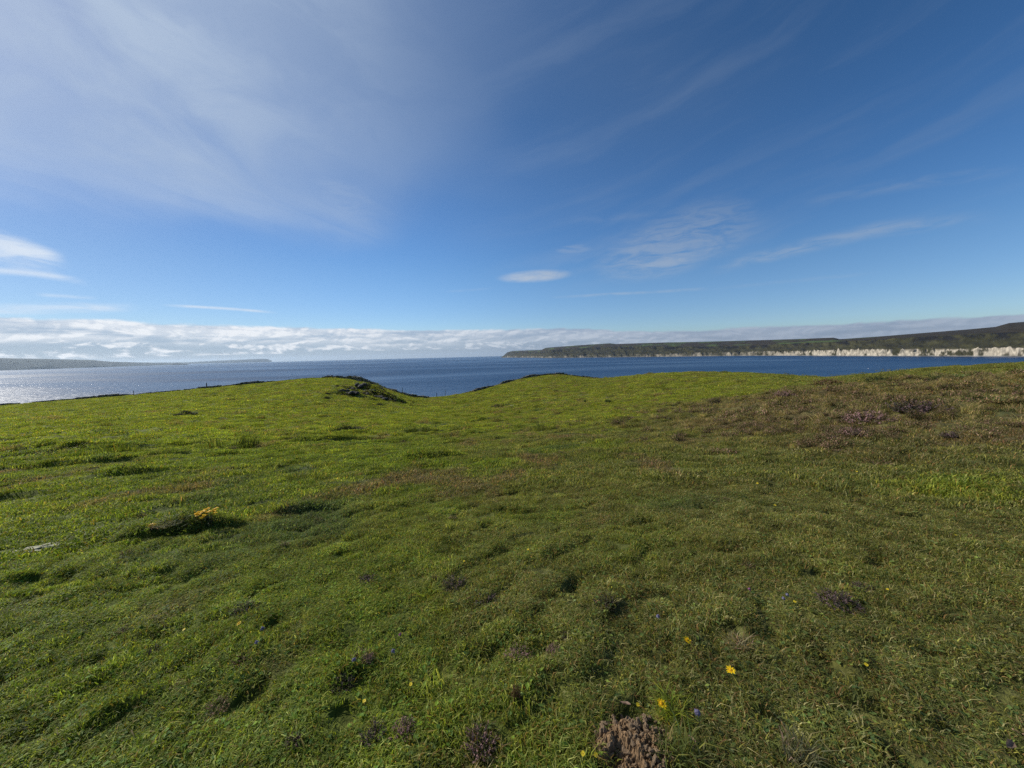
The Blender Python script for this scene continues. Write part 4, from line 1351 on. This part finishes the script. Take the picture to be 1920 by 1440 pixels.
# ---- ragwort
def ragwort(px, py, hpx, wpx, n, label, seed):
    rs = np.random.RandomState(seed)
    p = hit(px, py); s_ = np.linalg.norm(p) / FPX
    H, Wd = hpx * s_, wpx * s_ / 2
    t_ = thing('ragwort', label, 'wild flower', p, 0, 'yellow ragwort plants on the small bank')
    V, Fc, Cc = [], [], []
    tips = []
    for k in range(n):
        a = rs.rand() * 2 * PI; q = math.sqrt((k + .5) / n)
        tip = np.array([math.cos(a) * q * Wd, math.sin(a) * q * Wd * 0.8, H * (1 - 0.22 * q * q + rs.randn() * 0.04)])
        tips.append(tip)
        fork = np.array([tip[0] * 0.12, tip[1] * 0.12, H * (0.35 + 0.2 * rs.rand())])
        if k % 2 == 0 or n < 8: tube(V, Fc, Cc, [fork, (fork + tip) / 2 + np.array([tip[0] * .12, tip[1] * .12, -0.01]), tip], 0.0022, 0.0014, (0.09, 0.12, 0.04), 4)
    tube(V, Fc, Cc, [(-0.006, 0, -0.03), (-0.008, 0, H * .4), (-0.01, 0, H * .55)], 0.005, 0.004, (0.12, 0.07, 0.05), 6)
    tube(V, Fc, Cc, [(0.015, 0.01, -0.03), (0.022, 0.01, H * .4), (0.03, 0.01, H * .6)], 0.005, 0.004, (0.12, 0.07, 0.05), 6)
    link('stems', mesh_from('stems', V, Fc, M_PLANT, np.array(Cc)), t_)
    V, Fc, Cc = [], [], []
    for k in range(40):
        a = rs.rand() * 2 * PI; z = H * rs.uniform(0.02, 0.6); ln = 0.05 * (1.2 - z / H)
        d = np.array([math.cos(a), math.sin(a), 0]); s2 = np.array([-d[1], d[0], 0]); b = len(V); c0 = np.array([0, 0, z])
        V += [c0, c0 + d * ln * .5 + s2 * .012 + [0, 0, .006], c0 + d * ln + [0, 0, -.008], c0 + d * ln * .5 - s2 * .012 + [0, 0, .002]]
        Fc.append((b, b + 1, b + 2, b + 3)); Cc += [np.array([0.05, 0.085, 0.025]) * rs.uniform(.7, 1.3)] * 4
    link('leaves', mesh_from('leaves', V, Fc, M_PLANT, np.array(Cc), smooth=False), t_)
    hp = []
    for k in range(4):
        V, Fc, Cc = petal_ring(13, .003, .016, .007, .001, (0.88, 0.58, 0.012), rs, 0.12)
        v2, f2, c2 = dome(.006, .003, (0.84, 0.52, 0.012), rs); b = len(V)
        V += v2; Fc += [tuple(b + i for i in f) for f in f2]; Cc += c2
        hp.append(mesh_from('flower_head', V, Fc, M_PETAL, np.array(Cc), smooth=False))
    for k, tip in enumerate(tips):
        for j in range(4):
            o = link('flower_head', hp[(k + j) % 4], t_)
            o.location = tip + np.array([rs.randn() * .011, rs.randn() * .011, rs.randn() * .004])
            o.rotation_euler = (rs.uniform(-.4, .4), rs.uniform(-.4, .4), rs.rand() * 6); sc_ = rs.uniform(.8, 1.25); o.scale = (sc_,) * 3
    return t_


ragwort(392, 986, 23, 28, 17, 'orange-yellow ragwort in full bloom standing on the edge of a small dark bank', 801)
ragwort(288, 992, 6, 8, 3, 'small low ragwort with few yellow heads, left of the tall one', 802)


# ---- tussocks and heather clumps that stand out one by one
TG = {'lime': (0.20, 0.24, 0.03), 'straw': (0.30, 0.25, 0.13), 'dark': (0.06, 0.09, 0.03), 'rush': (0.035, 0.045, 0.022)}
tus_mesh = [blade_mesh('grass_tussock', 190, 0.55, 0.035, 1.0, 0.75, KG, 900 + k, M_BLADE, 0.9) for k in range(4)]


def tussock(px, py, wpx, hpx, colr, label, i, group=None):
    p = hit(px, py); s_ = np.linalg.norm(p) / FPX
    o = link('grass_tussock', tus_mesh[i % 4]); o.location = p; w_ = wpx * s_
    o.scale = (w_ * .8, w_ * .8, hpx * s_ * 0.9); o.rotation_euler = (0, 0, i * 1.7)
    o['tint'] = list(TG[colr]) if colr in TG else list(colr)
    return tag(o, label, 'grass tussock', group)


G1 = 'single tussocks standing out of the turf'
for i, a in enumerate(((806, 1118, 44, 18, 'lime', 'bright green grass tussock left of the big dark heather clump'), (835, 1150, 46, 20, 'lime', 'bright green grass tussock just below the big dark heather clump'),
                       (1262, 1340, 50, 26, 'lime', 'bright green tussock behind the molehill, around the yellow flower'), (1275, 1425, 60, 40, (0.16, 0.18, 0.05), 'ragged green and straw tussock at the right side of the molehill'),
                       (1390, 1213, 36, 16, 'straw', 'reddish straw tuft beside the farthest yellow flower'), (1312, 1215, 36, 14, 'dark', 'dark grass tuft right below the farthest yellow flower'),
                       (318, 982, 36, 8, (0.20, 0.20, 0.10), 'pale dry grass tuft left of the ragwort, behind the dark bank'), (1500, 1425, 44, 36, (0.2, 0.19, 0.10), 'tall pale tuft right of the molehill near the bottom edge'),
                       (352, 778, 26, 5, 'rush', 'dark rush tussock alone on the left green slope'), (334, 779, 12, 4, 'rush', 'small dark rush tuft left of the lone rush tussock'),
                       (613, 747, 9, 5, 'rush', 'small dark bush at the left foot of the knoll rocks'), (712, 759, 12, 4, 'rush', 'small dark tuft in the grass below the knoll rocks'),
                       (905, 790, 22, 5, 'rush', 'dark tuft below the heathery hummock in the middle distance'), (805, 811, 20, 5, 'dark', 'dark green tuft in the central slope'),
                       (655, 808, 26, 6, 'dark', 'dark green tuft along a step of the central slope'), (612, 828, 34, 7, 'dark', 'dark ragged tuft on the step left of the centre'),
                       (1097, 755, 5, 9, 'dark', 'upright stalky plant on the green slope before the ridge'), (1140, 754, 12, 8, 'dark', 'taller dark stalky plant right of the other stalky one'))):
    tussock(*a[:6], i, G1)

hm = [heather_mesh('heather_clump', 150, 0.5, 0.55, 940 + k, bl_, 0.028) for k, bl_ in enumerate((0.25, 0.6, 0.9, 0.12))]
HT = {'dark': (0.085, 0.072, 0.070), 'pink': (0.165, 0.125, 0.112), 'brown': (0.130, 0.085, 0.060), 'green': (0.045, 0.060, 0.025)}
G2 = 'heather clumps standing out one by one'
for i, (x, y, w_, h_, c, k, l) in enumerate((
        (853, 1103, 46, 24, 'dark', 0, 'large dark heather clump in the middle foreground'), (815, 1088, 14, 12, 'brown', 1, 'small brown heather sprig up left of the large dark clump'),
        (913, 1137, 54, 20, 'dark', 0, 'dark heather clump just below right of the large one'), (972, 1232, 44, 16, 'pink', 2, 'pink flowering heather strip in the middle foreground'),
        (1038, 1226, 26, 18, 'pink', 2, 'pink flowering heather sprigs at the right end of the strip'), (1063, 1196, 22, 13, 'dark', 1, 'small grey heather sprig above the pink strip'),
        (700, 1385, 36, 26, 'dark', 1, 'dark flowering heather clump near the bottom, left of centre'), (756, 1375, 34, 22, 'pink', 2, 'pink tipped heather clump right of the dark one near the bottom'),
        (645, 1282, 40, 20, 'dark', 3, 'dark heather clump in a hollow left of centre'), (690, 1236, 20, 14, 'pink', 2, 'lilac flowering sprig above the dark hollow clump'),
        (552, 1392, 22, 16, 'pink', 1, 'lilac sprigs near the bottom, left part'), (458, 1238, 30, 12, 'brown', 1, 'reddish brown heather clump on the left below the lone yellow flower'),
        (288, 1226, 24, 12, 'dark', 1, 'dark purple heather clump at lower left'), (1572, 1134, 50, 18, 'dark', 1, 'dark heather clump with pale tips on the right foreground'),
        (1622, 1108, 30, 12, 'dark', 1, 'low heather sprigs just right above the dark right clump'), (1138, 1136, 40, 24, 'dark', 3, 'dark heather clump in a hollow right of the centre'),
        (968, 1312, 16, 30, 'brown', 1, 'reddish upright heather sprig below the pink strip'), (905, 1402, 50, 34, 'pink', 1, 'pale pink heather clump near the bottom centre'),
        (345, 1127, 12, 8, 'dark', 3, 'tiny dark heather tuft on the left slope'), (460, 1142, 36, 12, 'dark', 3, 'low dark heather clump right of the tiny tuft on the left'),
        (690, 1092, 36, 12, 'dark', 1, 'greyish heather clump up left of the large dark one'), (1340, 757, 20, 10, 'dark', 0, 'dark heather clump low on the left flank of the heath'),
        (1470, 745, 26, 12, 'pink', 2, 'lilac heather clump in the middle of the heath mound'), (1652, 716, 34, 9, 'green', 3, 'dark green bush near the crest of the heath mound'),
        (1552, 722, 34, 10, 'brown', 1, 'brown heather clump left of the dark green bush'), (1600, 820, 34, 16, 'pink', 1, 'isolated pink heather clump at the lower edge of the heath'),
        (1630, 795, 54, 20, 'pink', 2, 'broad pink heather clump above the isolated one'), (1720, 775, 60, 18, 'dark', 1, 'broad dark heather clump right of the broad pink one'),
        (1790, 822, 26, 10, 'dark', 1, 'small dark heather clump at the right lower edge of the heath'), (933, 763, 24, 6, 'brown', 3, 'brown heathery hummock beside the pale stone in the middle distance'))):
    p = hit(x, y); s_ = np.linalg.norm(p) / FPX
    o = link('heather_clump', hm[k]); o.location = (p[0], p[1], p[2] - 0.01); q_ = 0.92 if y > 900 else 1.0
    o.scale = (w_ * s_ * q_, w_ * s_ * q_, h_ * s_ * 1.75 * q_); o.rotation_euler = (0, 0, i * 2.1)
    o['tint'] = list(HT[c]); tag(o, l, 'heather', G2)


# ---- dry leaves
def dry_leaf(px, py, sz, label, seed):
    rs = np.random.RandomState(seed); p, g = at_height(px, py, 0.035)
    n = 7; V, Cc = [], []
    for i in range(n):
        t = i / (n - 1); w_ = math.sin(PI * min(1, t * 0.95 + 0.04)) ** 0.7 * 0.42 * (1 + rs.randn() * .15)
        for s_ in (-1, -0.3, 0.4, 1):
            V.append(((t - .5) * sz, s_ * w_ * sz * .5, sz * (0.35 * s_ * s_ * w_ + 0.25 * (t - .5) ** 2 + rs.randn() * .025))); Cc.append(np.array([0.26, 0.17, 0.12]) * rs.uniform(.7, 1.3))
    o = link('dry_leaf', mesh_from('dry_leaf', V, grid_faces(n, 4), M_PETAL, np.array(Cc), smooth=False)); o.location = p; o.rotation_euler = (rs.randn() * .5, rs.randn() * .5, rs.rand() * 6)
    return tag(o, label, 'leaf')


dry_leaf(1172, 1320, 0.050, 'curled brown dead leaf lying just above the molehill', 1)
dry_leaf(1297, 1386, 0.040, 'small brown dead leaf right of the molehill', 2)
dry_leaf(1892, 1396, 0.060, 'greyish brown dead leaf at the lower right edge', 3)


# ---- small boat on the water
d = ray(1628, 691.5); t = SEA_Z / d[2]; p = d * t
bt = thing('boat', 'tiny white motor boat alone on the dark blue water before the cliffs', 'boat', p, 1.0)
V, Fc = [], []
st = [(-2.6, 0.95, 0.8), (-1.2, 1.1, 0.8), (0.6, 1.05, 0.9), (1.9, 0.6, 1.1), (2.9, 0.04, 1.3)]
for x, w_, h_ in st: V += [(x, -w_, h_), (x, -w_ * .6, -0.2), (x, w_ * .6, -0.2), (x, w_, h_), (x, 0, h_ * 0.9)]
for i in range(4):
    b = i * 5
    for k in range(5): Fc.append((b + k, b + (k + 1) % 5, b + 5 + (k + 1) % 5, b + 5 + k))
Fc.append((0, 1, 2, 3, 4))
link('hull', mesh_from('hull', V, Fc, M_PAINT, np.full((25, 3), 0.75), smooth=False), bt)
V = [(-.9, -.7, .75), (.9, -.6, .8), (.9, .6, .8), (-.9, .7, .75), (-.8, -.6, 2.0), (.3, -.5, 2.0), (.3, .5, 2.0), (-.8, .6, 2.0)]
link('cabin', mesh_from('cabin', V, [(0, 3, 2, 1), (4, 5, 6, 7), (0, 1, 5, 4), (1, 2, 6, 5), (2, 3, 7, 6), (3, 0, 4, 7)], M_PAINT, np.full((8, 3), 0.78), smooth=False), bt)
